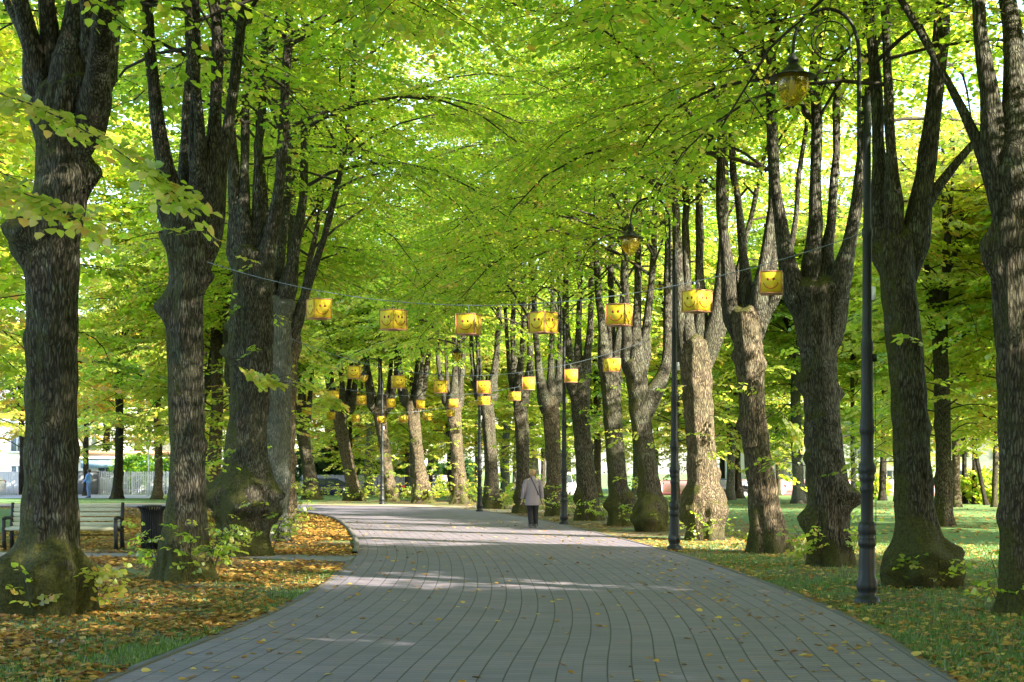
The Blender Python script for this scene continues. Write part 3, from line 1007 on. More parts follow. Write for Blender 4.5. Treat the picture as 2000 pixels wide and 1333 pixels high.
make_tree('broad twin-headed lime with a huge shaggy burl where the side path meets the avenue', 29.4,
          [(470, 1090, 118), (470, 1045, 104), (474, 1010, 120), (478, 985, 140), (480, 955, 142), (482, 935, 118), (482, 905, 96), (481, 880, 88), (484, 800, 86), (488, 700, 90), (494, 600, 88), (496, 520, 86), (490, 470, 98)],
          [(26, [(462, 480), (452, 300), (452, 120)]), (24, [(482, 470), (480, 300), (484, 80)]), (24, [(505, 475), (512, 300), (515, 120)]), (28, [(520, 520), (552, 380), (565, 200), (575, 40)]), (20, [(470, 470), (463, 340), (440, 150)])],
          13, GA, 'L', knobs=[(935, 1015, 30, .12, .11), (450, 800, 6, .12, .05)], burls=[(965, LFT, 0.25, 0.12), (690, LFT, 0.16, 0.22), (640, LFT, 0.1, 0.18)],
          mat='bark_mossy', sides=56, n_shoots=22, shoot_h=1.1, trunk_sprays=10, nbranch=88, lmax=4.6, shoot_tone=0.55,
          extra=spray_branch([(500, 700), (440, 700), (520, 745), (600, 750), (660, 790)], 26.5, 16, 0.10, 0.62))
make_tree('furrowed lime half hidden behind the burly one, with pale lower bark', 35.0,
          [(525, 1062, 96), (528, 1010, 78), (532, 900, 72), (536, 800, 68), (540, 700, 66), (543, 620, 68), (545, 570, 80)],
          [(24, [(535, 590), (545, 420), (548, 250)]), (26, [(555, 580), (590, 400), (592, 260), (590, 100)]), (18, [(575, 640), (615, 520), (640, 470)]), (20, [(525, 580), (520, 400), (515, 200)])],
          14, GA, 'L', burls=[(940, RGT - .7, 0.25, 0.16), (965, FRT, 0.2, 0.15)], mat='bark_grey', n_shoots=6, trunk_sprays=8, nbranch=84, lmax=4.8)
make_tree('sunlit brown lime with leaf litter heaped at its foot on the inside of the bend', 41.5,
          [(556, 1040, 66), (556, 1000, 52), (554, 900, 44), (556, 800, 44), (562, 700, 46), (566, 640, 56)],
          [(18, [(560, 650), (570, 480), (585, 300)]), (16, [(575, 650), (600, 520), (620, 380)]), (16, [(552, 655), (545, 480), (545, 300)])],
          15, GA, 'L', burls=[(900, RGT, 0.16, 0.1), (950, LFT, 0.2, 0.12)], mat='bark_sunlit', n_shoots=12, shoot_h=0.8, nbranch=74, lmax=4.8)
# further trees of the inner row, mostly hidden behind the burly trunks
for i, (x, y_, d) in enumerate([(-7.9, 0, 48.5), (-9.6, 0, 54.0), (-12.4, 0, 59.5)]):
    px = 1000 + x / d * FPX
    by = HZ + CAMH * FPX / d
    make_tree(['mossy lime glimpsed behind the cluster of burly trunks', 'thin lime behind the cluster of trunks, at the inner bend', 'lime farthest along the inner bend, behind the trunk cluster'][i], d,
              [(px, by, 62), (px + 1, by - 60, 44), (px + 3, by - 200, 38), (px + 4, HZ - 3.3 * FPX / d, 52)], [], 30 + i, GA, 'L', nbranch=66, rnd_stems=5, n_shoots=6, sides=28, leaf=0.11)
# trees of the same rows beside and behind the camera (they roof and shade the path)
hang1 = spray_branch([(-330, 330, 12.2), (-150, 130, 10.6), (0, 182, 9.6), (130, 232, 9.4), (250, 305, 9.3), (350, 385, 9.2)], 9.5, 18, 0.066, 0.60, 0.3)
hang2 = spray_branch([(-330, 480, 12.2), (-120, 320, 10.5), (0, 365, 9.6), (80, 385, 9.5), (140, 425, 9.4)], 9.5, 18, 0.066, 0.64, 0.3)


def both(*fs):
    def f(*a):
        for q in fs:
            q(*a)
    return f


OFF = 'limes of the avenue beside the viewer'
for i, (x, d, sd_) in enumerate([(-5.4, 12.2, 'L'), (-5.5, 7.4, 'L'), (5.9, 12.6, 'R'), (5.7, 7.8, 'R'), (5.7, 3.0, 'R'), (5.8, -2.0, 'R'), (5.6, -7.0, 'R')]):
    d0 = d if i == 0 else 10.0
    q = FPX / d0
    px = 1000 + x * q
    r_ = make_tree(['lime beside the viewer whose leafy twigs hang into view', 'lime next to the viewer on the bench side', 'lime next to the viewer on the lamp side, first before the lamp', 'lime next to the viewer on the lamp side, second before the lamp',
                    'lime level with the viewer on the lamp side', 'lime just behind the viewer on the lamp side', 'lime farther behind the viewer on the lamp side'][i], d0,
                   [(px, HZ + CAMH * q, 0.95 * q), (px, HZ + 0.8 * q, 0.66 * q), (px, HZ - 3.4 * q, 0.72 * q)],
                   [], 40 + i, OFF, sd_, rnd_stems=6, n_shoots=0, nbranch=84, lmax=4.4, sides=24, extra=both(hang1, hang2) if i == 0 else None, trunk_sprays=0)
    r_.location.y = d

# ---- east row
make_tree('grey scaly lime with a burled trunk, cut by the picture edge', 17.3,
          [(1990, 1210, 105), (1990, 1170, 84), (1990, 1000, 74), (1987, 800, 76), (1984, 600, 78), (1985, 480, 86), (1985, 400, 88), (1975, 330, 96), (1965, 285, 108)],
          [(38, [(1945, 300), (1928, 150), (1918, 0), (1912, -60)]), (48, [(1985, 290), (1990, 140), (1998, 0), (2000, -60)]), (18, [(1935, 330), (1900, 230), (1860, 140), (1812, 40), (1790, -20)]), (40, [(2020, 300), (2040, 100), (2050, 0)])],
          21, GA, 'R', burls=[(470, LFT, 0.20, 0.12), (1010, LFT, 0.12, 0.06), (520, LFT, 0.2, 0.06)], mat='bark', sides=60, n_shoots=6, shoot_h=0.5, trunk_sprays=2, nbranch=84)
make_tree('lime on a big mossy knobbly foot, just past the closest ornate lamp post', 21.5,
          [(1800, 1150, 138), (1800, 1128, 156), (1801, 1100, 158), (1800, 1078, 138), (1797, 1058, 104), (1794, 1035, 92), (1788, 1000, 84), (1776, 850, 79), (1765, 700, 76), (1757, 600, 78), (1752, 500, 90), (1750, 440, 100), (1752, 425, 98)],
          [(34, [(1722, 470), (1716, 300), (1710, 120), (1700, 0)]), (34, [(1780, 450), (1800, 330), (1814, 200), (1822, 60), (1830, -40)]), (24, [(1738, 430), (1732, 250), (1728, 60), (1725, -40)]), (28, [(1788, 440), (1822, 260), (1842, 60)]),
           (16, [(1800, 420), (1850, 340), (1910, 290)])],
          22, GA, 'R', knobs=[(1066, 1145, 34, .10, .10), (430, 900, 6, .11, .05)], burls=[(1050, FRT, 0.2, 0.12), (500, LFT, 0.15, 0.06)], mat='bark_mossy', sides=60, n_shoots=5, shoot_h=0.35, trunk_sprays=4, nbranch=86, lmax=4.4)
make_tree('two-toned lime with ribbed bark and a moss-capped knot facing the lawn', 26.2,
          [(1622, 1108, 92), (1618, 1060, 84), (1616, 1000, 80), (1612, 900, 74), (1606, 800, 72), (1602, 700, 76), (1598, 620, 96), (1598, 560, 118), (1600, 530, 118)],
          [(30, [(1555, 560), (1532, 480), (1508, 360), (1497, 220), (1495, 100)]), (30, [(1590, 540), (1590, 380), (1588, 200), (1590, 40)]), (22, [(1612, 540), (1630, 400), (1645, 250), (1655, 60)]), (26, [(1632, 560), (1652, 440), (1668, 300), (1675, 120)]),
           (30, [(1642, 610), (1672, 500), (1690, 380), (1700, 200)])],
          23, GA, 'R', zlow_off=2.7, knobs=[(560, 1080, 14, .12, .07)], burls=[(970, RGT - .2, 0.17, 0.27), (1015, LFT, 0.15, 0.18), (750, LFT, 0.16, 0.12), (770, RGT, 0.14, 0.10), (1040, LFT + .5, 0.15, 0.10)], mat='bark', sides=56, n_shoots=18, shoot_h=0.7, trunk_sprays=5, nbranch=86, lmax=4.4)
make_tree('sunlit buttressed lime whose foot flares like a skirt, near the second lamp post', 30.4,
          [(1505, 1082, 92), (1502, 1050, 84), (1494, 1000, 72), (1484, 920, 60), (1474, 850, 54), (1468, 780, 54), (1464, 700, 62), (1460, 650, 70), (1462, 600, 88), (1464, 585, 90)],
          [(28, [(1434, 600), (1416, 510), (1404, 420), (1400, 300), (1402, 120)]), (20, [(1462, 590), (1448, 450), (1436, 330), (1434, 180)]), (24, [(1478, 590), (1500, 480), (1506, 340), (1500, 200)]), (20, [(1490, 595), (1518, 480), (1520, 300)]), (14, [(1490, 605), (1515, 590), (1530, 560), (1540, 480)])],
          24, GA, 'R', zlow_off=2.7, burls=[(835, LFT, 0.13, 0.11), (700, LFT, 0.14, 0.08), (710, RGT, 0.14, 0.07)], mat='bark_sunlit', sides=56, n_shoots=6, shoot_h=0.5, trunk_sprays=8, nbranch=84, lmax=4.4,
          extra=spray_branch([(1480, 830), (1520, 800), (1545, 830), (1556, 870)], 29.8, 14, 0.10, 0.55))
make_tree('sunlit lime with a mossy burl ring round its foot, behind the second lamp post', 36.0,
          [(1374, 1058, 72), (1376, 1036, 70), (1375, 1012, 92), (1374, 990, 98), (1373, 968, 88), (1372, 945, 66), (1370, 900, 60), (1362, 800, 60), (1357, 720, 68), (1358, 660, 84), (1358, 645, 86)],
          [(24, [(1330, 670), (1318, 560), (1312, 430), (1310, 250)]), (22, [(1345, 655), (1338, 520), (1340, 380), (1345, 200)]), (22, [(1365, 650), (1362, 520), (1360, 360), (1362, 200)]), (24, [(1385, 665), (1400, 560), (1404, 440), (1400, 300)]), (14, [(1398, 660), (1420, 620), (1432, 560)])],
          25, GA, 'R', zlow_off=2.7, knobs=[(960, 1015, 16, .16, .10), (640, 880, 6, .12, .05)], burls=[(930, RGT, 0.2, 0.08)], mat='bark_sunlit', sides=52, n_shoots=8, shoot_h=0.5, trunk_sprays=5, nbranch=80, lmax=4.4)
make_tree('dark tilting lime with a lumpy foot and one elbow limb, before the second lamp post', 41.4,
          [(1276, 1040, 60), (1275, 1010, 54), (1268, 950, 46), (1260, 880, 42), (1250, 800, 44), (1243, 730, 52), (1240, 690, 56)],
          [(20, [(1226, 700), (1222, 600), (1224, 450), (1228, 280)]), (20, [(1243, 690), (1248, 560), (1250, 400)]), (26, [(1258, 775), (1290, 755), (1304, 700), (1306, 600), (1308, 460)]), (18, [(1255, 690), (1270, 560), (1276, 420)])],
          26, GA, 'R', knobs=[(975, 1025, 12, .18, .14)], burls=[(1005, LFT, 0.26, 0.12), (1000, RGT, 0.24, 0.10)], mat='bark_mossy', n_shoots=12, shoot_h=0.7, trunk_sprays=6, nbranch=76, lmax=4.6)
make_tree('dark slender lime knotted where its limbs divide, next past the tilting elbow-limbed lime', 45.5,
          [(1212, 1028, 52), (1210, 990, 44), (1206, 940, 40), (1200, 860, 38), (1194, 780, 40), (1190, 720, 48), (1190, 695, 50)],
          [(18, [(1176, 700), (1166, 600), (1160, 480), (1158, 320)]), (18, [(1192, 690), (1192, 560), (1192, 380)]), (16, [(1204, 700), (1214, 580), (1216, 400)])],
          27, GA, 'R', burls=[(975, RGT - .3, 0.24, 0.2), (985, LFT, 0.2, 0.14)], mat='bark_mossy', n_shoots=14, shoot_h=0.8, trunk_sprays=8, nbranch=76, lmax=4.6)
make_tree('bumpy lime next past the third lamp post, with suckers round its foot', 50.5,
          [(1150, 1017, 54), (1148, 990, 44), (1144, 930, 38), (1139, 860, 36), (1134, 800, 38), (1131, 750, 46), (1130, 725, 48)],
          [(18, [(1116, 735), (1106, 640), (1104, 500)]), (16, [(1130, 725), (1128, 600), (1130, 440)]), (16, [(1142, 730), (1152, 620), (1156, 480)])],
          28, GA, 'R', burls=[(970, LFT, 0.2, 0.14), (870, RGT, 0.14, 0.10)], mat='bark', n_shoots=18, shoot_h=0.9, trunk_sprays=8, nbranch=74, lmax=4.6)
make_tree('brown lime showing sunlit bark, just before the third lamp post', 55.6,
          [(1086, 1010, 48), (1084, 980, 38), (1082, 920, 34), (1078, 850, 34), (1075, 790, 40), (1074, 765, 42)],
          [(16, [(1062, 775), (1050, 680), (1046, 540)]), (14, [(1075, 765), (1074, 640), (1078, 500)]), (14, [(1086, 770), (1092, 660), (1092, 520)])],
          29, GA, 'R', burls=[(965, LFT, 0.22, 0.16)], mat='bark_sunlit', n_shoots=16, shoot_h=0.8, trunk_sprays=7, nbranch=72, lmax=4.6)
FAR = [('mossy lime directly behind the walker in the grey coat', 59.5, 1022, 1020, 1016, 32, 28, 745),
       ('lime with a leafy foot between the walker and the fourth lamp post', 66.5, 962, 958, 951, 34, 28, 765),
       ('glaringly sunlit lime with bright suckers, next past the fourth lamp post', 75.5, 901, 892, 886, 32, 28, 775),
       ('lime with a forked pale limb on the outside of the bend', 79.0, 826, 815, 806, 32, 26, 775),
       ('lime with hollowed foot beside the fifth lamp post', 82.5, 761, 752, 742, 30, 24, 785),
       ('crooked lime with a kneed trunk on the outside of the bend', 84.6, 690, 676, 664, 30, 26, 790),
       ('dark lime in front of the dark estate car', 88.5, 609, 598, 590, 30, 26, 810)]
for i, (lab, d, x0, x1, x2, w0, w1, hy) in enumerate(FAR):
    by = HZ + CAMH * FPX / d
    make_tree(lab, d, [(x0, by, w0 * 1.5), (x0 - 1, by - 25, w0), (x1 + 2, by - 80, w1), (x1, (by + hy) / 2, w1 - 1), (x2, hy + 30, w1 + 2), (x2, hy, w1 + 8)],
              [], 60 + i, GA, 'R', mat=['bark', 'bark', 'bark_sunlit', 'bark_sunlit', 'bark_sunlit', 'bark_sunlit', 'bark'][i], rnd_stems=5, nbranch=64, lmax=4.6, leaf=0.125, sides=28, sub_every=0.5,
              n_shoots=[10, 24, 40, 24, 22, 16, 24][i], shoot_h=[0.8, 1.0, 1.9, 1.0, 1.0, 0.9, 1.0][i], shoot_tone=0.55, trunk_sprays=8, burls=[(by - 35, LFT + i, 0.2, 0.1), (by - 20, i * 1.3, 0.2, 0.1)])

# ------------------------------------------------------------------ park trees behind: a few patterns, copied


def park_tree_mesh(seed, h, r_trunk, zlow, lmax, nb, leaf, tone, mat, lean=0.0, fork=False, leaf_m='lime', el_hi=45):
    g = np.random.default_rng(seed)
    zs = np.arange(-0.15, h * 0.55, 0.12)
    rad = r_trunk * (1 - 0.45 * zs / h) * (1 + 0.55 * np.exp(-np.clip(zs, 0, None) / 0.35))
    cx = lean * zs + 0.12 * np.sin(zs * 0.5 + seed)
    cyy = 0.10 * np.sin(zs * 0.4 + 2 * seed)
    v, f, tri = trunk_surface(zs, cx, cyy, rad, seed, 24, [(g.uniform(0.5, 4), g.uniform(0, 6), 0.15, 0.06) for _ in range(4)], 0.04, 0.12)
    tr = build_mesh('trunk', v, [np.array(f), np.array(tri)], M[mat], None, smooth=True)
    limbs = []
    n_l = 4
    for i in range(n_l):
        az = i * 1.57 + g.uniform(-.5, .5)
        z0 = h * (0.36 + 0.06 * i)
        p0 = np.array([np.interp(z0, zs, cx), np.interp(z0, zs, cyy), z0])
        zz = np.linspace(0, h * g.uniform(0.86, 1.0) - z0, 10)
        off = (0.0 if i == 0 else g.uniform(1.2, 2.6)) * (1 - np.exp(-zz / 3.0))
        q = p0 + np.stack([np.cos(az) * off, np.sin(az) * off, zz], -1) + bez_noise(g, 10, 0.06)
        limbs.append((q, np.linspace(r_trunk * 0.5, 0.03, 10)))
    stem = (np.stack([cx, cyy, zs], -1), rad)
    wood = MB()
    for q, rr in limbs:
        wood.tube(q, rr, 7, caps=False)
    w2, parts = grow(limbs + [stem], g, nb, lmax, np.array([0.0, 0.0]), zlow, h, leaf, tone, sub_every=0.55, low_droop=0.45, el_hi=el_hi, wood_min=0.010, spray_len=0.75)
    w2.v += []
    mb = MB()
    for src in (wood, w2):
        off = 0
        vs = np.concatenate(src.v)
        for q in src.f:
            mb.f.append(q + mb.n)
        mb.v.append(vs)
        mb.n += len(vs)
    br = mb.build('branches', M['twig'], None)
    cr = leaf_object('crown', parts, M[leaf_m], None)
    for o in (tr, br, cr):
        COL.objects.unlink(o)
    return tr, br, cr


PROTO = {
    'a': park_tree_mesh(101, 17, 0.30, 3.4, 5.0, 84, 0.17, 0.50, 'bark_grey'),
    'b': park_tree_mesh(102, 19, 0.36, 4.0, 5.4, 92, 0.17, 0.45, 'bark_grey'),
    'c': park_tree_mesh(103, 15, 0.26, 2.6, 4.8, 92, 0.16, 0.62, 'bark'),
    'd': park_tree_mesh(104, 13, 0.24, 2.8, 4.6, 80, 0.17, 0.45, 'bark_dark', leaf_m='maple'),
}


PROTO['e'] = park_tree_mesh(105, 16, 0.30, 2.4, 5.0, 230, 0.20, 0.42, 'bark_grey')


def park_tree(kind, x, y, label, group, s=1.0, rz=0.0, bark=None, leaf_m=None, name='park_tree', tx=1.0, lean=0.0, trunk_s=1.0):
    root = empty(name, (x, y, gz(x, y)), label, 'tree', group, rz)
    root.rotation_euler.x = lean * math.sin(rz)
    root.rotation_euler.y = lean * math.cos(rz)
    root.scale = (s * tx, s * tx, s)
    for o in PROTO[kind]:
        c_ = o.copy()
        COL.objects.link(c_)
        c_.parent = root
        if o.name.startswith('trunk'):
            c_.scale = (trunk_s, trunk_s, 1)
            if bark:
                c_.material_slots[0].link = 'OBJECT'
                c_.material_slots[0].material = M[bark]
        if o.name.startswith('crown') and leaf_m:
            c_.material_slots[0].link = 'OBJECT'
            c_.material_slots[0].material = M[leaf_m]
    return root


def ptx(kind, px, by, label, group=None, wpx=None, **kw):
    """a park tree whose foot is at a photo pixel"""
    d = CAMH * FPX / (by - HZ)
    if wpx:
        kw['trunk_s'] = (wpx * d / FPX / 2) / ({'a': .30, 'b': .36, 'c': .26, 'd': .24, 'e': .3}[kind] * kw.get('s', 1.0) * kw.get('tx', 1.0))
    return park_tree(kind, (px - 1000) / FPX * d, d, label, group, rz=(px * 0.37) % 6.28, **kw)


GP = 'trees on the park lawns'
# lawn side
ptx('b', 1558, 984, 'pair-stemmed smooth grey trunk on the lawn in front of the pink wall', GP, 22, bark='bark_grey')
ptx('a', 1578, 983, 'slimmer grey stem of the smooth grey pair on the lawn', GP, 18, bark='bark_grey', s=0.95)
ptx('a', 1424, 977, 'straight grey trunk beside the dark parked car', GP, 16, bark='bark_grey')
ptx('c', 1441, 974, 'dark trunk standing close behind the straight grey one', GP, 17, bark='bark_dark')
ptx('c', 1838, 1028, 'forked brown trunk on the lawn behind the knobbly-footed lime', GP, 34, bark='bark', s=0.85)
ptx('b', 1866, 991, 'bright sunlit trunk beside the sandy track on the lawn', GP, 15, bark='bark_sunlit')
ptx('a', 1967, 1022, 'pale trunk close beside the grey scaly lime', GP, 13, bark='bark_grey', s=0.8)
ptx('c', 1726, 978, 'dark trunk next to the pale bench at the wall', GP, 13, bark='bark_dark')
ptx('a', 1753, 980, 'brown trunk at the far end of the pale bench', GP, 10, bark='bark')
ptx('a', 1905, 985, 'thin dark trunk among saplings by the sandy track', GP, 9, bark='bark_dark')
ptx('c', 1945, 991, 'brown trunk behind the leaning dark one', GP, 11, bark='bark')
ptx('c', 1928, 987, 'leaning dark trunk beside a yellow bush', GP, 8, bark='bark_dark', lean=-0.22)
ptx('d', 1886, 984, 'golden tree with a slim trunk past the sandy track', GP, 9)
ptx('b', 1665, 979, 'thin grey trunk between the ribbed lime and the lamp post', GP, 9)
ptx('a', 1690, 977, 'thin brown trunk hidden behind the ornate lamp post', GP, 8, bark='bark')
ptx('a', 1166, 972, 'sunlit pale trunk behind the bumpy limes', GP, 14, bark='bark_sunlit', s=0.9)
ptx('c', 1322, 985, 'park tree with low yellow-green boughs behind the dark tilting lime', GP, 12)
ptx('a', 1240, 975, 'grey park trunk glimpsed between the dark slender limes', GP, 12)
# far side of the bend
ptx('b', 721, 967, 'grey column-like trunk in front of the dark fence', GP, 17, bark='bark_grey')
ptx('a', 794, 963, 'pale slim trunk in front of the parked car by the fence', GP, 9, bark='bark')
ptx('c', 803, 972, 'greenish trunk beside the pale slim one by the fence', GP, 8, bark='bark_grey', s=0.8)
ptx('b', 882, 964, 'wide dark trunk at the end of the grey fence', GP, 19, bark='bark_dark')
ptx('d', 840, 962, 'golden maple shading the fence behind the bend', GP, 8)
ptx('a', 991, 968, 'grey trunk beyond the walker, first of two', GP, 15, bark='bark_grey')
ptx('b', 1008, 966, 'grey-green trunk beyond the walker, second of two', GP, 13, bark='bark_grey')
ptx('d', 657, 960, 'yellow maple in front of the dark hedge by the fence', GP, 7)
ptx('c', 1060, 966, 'bright-leaved park tree behind the walker', GP, 10)
ptx('a', 930, 964, 'tall green park tree behind the fourth lamp post', GP, 9)
# bench side
ptx('c', 228, 975, 'dark leaning trunk with suckers in front of the white fence', GP, 18, bark='bark_dark', lean=0.02)
ptx('a', 307, 976, 'brown trunk behind the black litter bin, by the fence', GP, 17, bark='bark_sunlit')
ptx('d', 168, 969, 'thin trunked maple beside the person in blue', GP, 11)
ptx('d', 42, 967, 'orange maple by the white car', GP, 12)
ptx('c', -60, 985, 'green-gold tree at the edge of the bench lawn', GP, 14)
ptx('c', 418, 1006, 'sunlit pale trunk seen between the bin tree and the burly lime', GP, 26, bark='bark_sunlit', s=0.95)
park_tree('b', -16.5, 42.5, 'leafy park tree just past the edge of the bench lawn', GP, 1.05, 0.7)
park_tree('c', -14.8, 35.0, 'bushy park tree near the bench, past the picture edge', GP, 1.15, 3.7)
park_tree('a', -20.5, 52, 'leafy park tree standing behind the bench on the lawn', GP, 1.2, 1.3)
park_tree('c', -26.0, 66, 'bushy park tree on the bench lawn before the fence', GP, 1.05, 2.3)
park_tree('b', -17.4, 58, 'tall park tree hidden behind the stout mossy lime', GP, 1.15, 4.0)
park_tree('c', -17.0, 84, 'round green tree on the lawn near the fence corner', GP, 1.0, 5.0)

for x, y, rz_, lab in [(-1.5, 93, .4, 'low bright lime behind the fourth lamp post'), (5.5, 99, 1.9, 'low bright lime to one side of the pale van'), (10.5, 90, 3.1, 'low bright lime behind the tilting dark lime'),
                       (-10.5, 99, 4.2, 'low bright lime in front of the black hatchback'), (-19.0, 100, 5.5, 'low bright lime at the corner of the white fence'), (18.0, 104, .9, 'low bright lime in front of the pink wall'), (26.5, 104, 2.2, 'low bright lime close to the small pale bench')]:
    park_tree('c', x, y, lab, GP, 0.72, rz_, tx=1.15, trunk_s=.7)

park_tree('b', 24.5, 60, 'tall spreading park tree at the edge of the far lawn', GP, 0.95, 2.2)
park_tree('a', 20.5, 46, 'tall park tree on the lawn past the grey scaly lime', GP, 0.85, 0.9)
# big trees on the lawn out of view: they shade the path from the low sun
GS = 'big trees on the lawn beyond the lamp row'
for i, (kd, x, y, s, t_) in enumerate([('e', 12.5, -9, .82, 1.2), ('e', 12.8, -1.5, .84, 1.05), ('e', 12.8, 7.8, .64, 1.42), ('e', 13.2, 18.0, .68, 1.5), ('e', 17.0, 33.2, .74, 1.15), ('e', 18.5, -5, .66, 1.4), ('e', 19, 5.6, .66, 1.3), ('e', 19, 14.3, .66, 1.5),
                                       ('e', 16.6, 40.6, .80, 1.0), ('c', 15.9, 46.8, .92, 1.0), ('c', 18.2, 52, .98, 1.05), ('e', 13, -16, .66, 1.6), ('e', 20, -14, .66, 1.6)]):
    park_tree(kd, x, y, 'broad low park tree on the lawn beyond the lamp row', GS, s, i * 1.1, tx=t_)

# wooded belt beyond the street
GB = 'tall trees of the wooded belt beyond the street'
g = np.random.default_rng(5)
for i in range(40):
    a = -0.42 + 0.84 * (i + 0.5) / 40 + g.uniform(-0.006, 0.006)
    y = g.uniform(128, 168)
    if -0.36 < a < -0.225:
        y = g.uniform(150, 175)
    kd = 'abcabd'[g.integers(0, 6)]
    park_tree(kd, math.tan(a) * y, y, 'tall leafy tree in the wooded belt beyond the street', GB, g.uniform(1.0, 1.35), g.uniform(0, 6.28), tx=1.15)
# ------------------------------------------------------------------ street lamps
def ring_pts(c, r, n=28, a0=0.0, a1=6.2832, plane='xz'):
    a = np.linspace(a0, a1, n)
    return np.stack([c[0] + r * np.cos(a), np.full(n, c[1]), c[2] + r * np.sin(a)], -1)


LP_BASE = [(0.0, -0.05), (.16, -.05), (.16, .03), (.150, .05), (.145, .085), (.105, .10), (.100, .14), (.118, .18), (.127, .23), (.120, .28), (.100, .33), (.098, .45), (.092, .66), (.090, .69), (.104, .71), (.106, .76),
           (.098, .79), (.086, .81), (.098, .85), (.108, .89), (.104, .94), (.094, .985), (.078, 1.00)]
LP_SHAFT = [(.074, 1.0), (.073, 1.34), (.080, 1.36), (.088, 1.39), (.080, 1.43), (.076, 1.47), (.092, 1.51), (.093, 1.54), (.086, 1.56), (.100, 1.60), (.104, 1.63), (.094, 1.69), (.078, 1.72), (.076, 2.03), (.080, 2.06), (.090, 2.09), (.090, 2.13), (.082, 2.18), (.084, 2.23), (.072, 2.25),
            (.069, 3.06), (.074, 3.08), (.075, 3.15), (.066, 3.18), (.058, 3.22), (.054, 4.44), (.064, 4.46), (.064, 4.53), (.048, 4.56), (.045, 5.64), (.052, 5.66), (.052, 5.70), (.044, 5.72), (.042, 6.14), (.0, 6.16)]


def lobe(prof):
    return [0.10 if 0.084 < r < 0.13 and z > .12 else 0.03 for r, z in prof]


def street_lamp(x, y, label, litm=None):
    root = empty('street_lamp', (x, y, 0), label, 'street lamp', 'black ornate street lamps along the path')
    MB().lathe(LP_BASE, 32, lobes=8, lobe_amp=lobe(LP_BASE), caps=False).build('base', M['iron'], root, True)
    post = MB().lathe(LP_SHAFT, 32, lobes=10, lobe_amp=lobe(LP_SHAFT), caps=False).build('post', M['iron'], root, True)
    # gooseneck arm in the plane across the path
    q = 0.0062
    def pp(px, py):
        return [(px - 1690) * q, 0.0, 1.6 + (922 - py) * q]
    arm = catmull([pp(1674, 298), pp(1674, 200), pp(1674, 105), pp(1669, 70), pp(1657, 42), pp(1636, 24), pp(1608, 18), pp(1578, 28), pp(1558, 48), pp(1548, 75), pp(1545, 108)], 6)
    ar = MB().tube(arm, np.linspace(0.026, 0.020, len(arm)), 10)
    ar.build('arm', M['iron'], root, True)
    sc = MB().tube(ring_pts(pp(1619, 80), 0.235), 0.010, 6)
    sp_ = ring_pts(pp(1614, 84), 0.15, 24, 0.5, 5.4)
    sc.tube(sp_, 0.008, 6)
    sc.tube(catmull([pp(1656, 84), pp(1662, 130), pp(1672, 175), pp(1674, 215)], 6), 0.009, 6)
    sc.build('scroll', M['iron'], root, True)
    br = MB()
    for yy in (190, 222):
        br.box([(1682 - 1690) * q, 0, 1.6 + (922 - yy) * q], [0.12, 0.03, 0.03])
    br.build('bracket', M['iron'], root)
    c = pp(1545, 108)
    z = c[2]
    hd = MB().lathe([(0.0, z + .02), (.03, z + .02), (.034, z - .015), (.060, z - .03), (.072, z - .06), (.070, z - .085), (.052, z - .10), (.058, z - .115), (.10, z - .15), (.135, z - .19), (.145, z - .215), (.20, z - .235), (.275, z - .262), (.28, z - .272), (.19, z - .262), (.10, z - .255), (0, z - .255)], 32, (c[0], 0, 0), caps=False)
    hood = hd.build('lamp_hood', M['iron'], root, True)
    gl = [(.192, z - .262), (.197, z - .30), (.196, z - .36), (.184, z - .43), (.155, z - .50), (.112, z - .56), (.06, z - .60), (.022, z - .622), (0, z - .626)]
    MB().lathe(gl, 32, (c[0], 0, 0), caps=False).build('lamp_glass', M['amber'], root, True)
    MB().lathe([(0, z - .622), (.018, z - .624), (.014, z - .645), (0, z - .65)], 12, (c[0], 0, 0), caps=False).build('finial', M['iron'], root, True)
    MB().lathe([(0, z - .26), (.03, z - .26), (.03, z - .33), (.045, z - .36), (.045, z - .46), (.02, z - .49), (0, z - .49)], 16, (c[0], 0, 0), caps=False).build('bulb', M['white'], root, True)
    tg = MB().box([.07, -.03, 3.76], [.05, .03, .16]).build('tag_plate', M['white'], root)
    jb = MB().box([.085, -.02, 2.98], [.045, .05, .09]).build('cable_clamp', M['black'], root)
    MB().tube([[.088, -.02, 2.95], [.098, -.02, 2.2], [.104, -.02, 1.6], [.10, -.02, .7]], 0.004, 5).build('cable', M['black'], root)
    return root


LAMPS = [(4.30, 18.6, 'tall black ornate lamp post with amber glass hanging closest over the path'),
         (3.32, 31.4, 'sunlit lamp post in front of the sunlit lime with the mossy burl ring'),
         (1.58, 46.6, 'dark lamp post standing just beyond the walker in the grey coat'),
         (-1.30, 61.5, 'slim black lamp post by the kerb at the start of the bend'),
         (-6.42, 76.0, 'sunlit lamp post on the outside of the bend, before the parked estate car')]
lamp0 = street_lamp(*LAMPS[0])
for x, y, lab in LAMPS[1:]:
    r_ = lamp0.copy()
    COL.objects.link(r_)
    r_.location = (x, y, 0)
    r_['label'] = lab
    for ch in list(lamp0.children):
        c_ = ch.copy()
        COL.objects.link(c_)
        c_.parent = r_

# ------------------------------------------------------------------ smiling boxes on their wires
S = 0.275


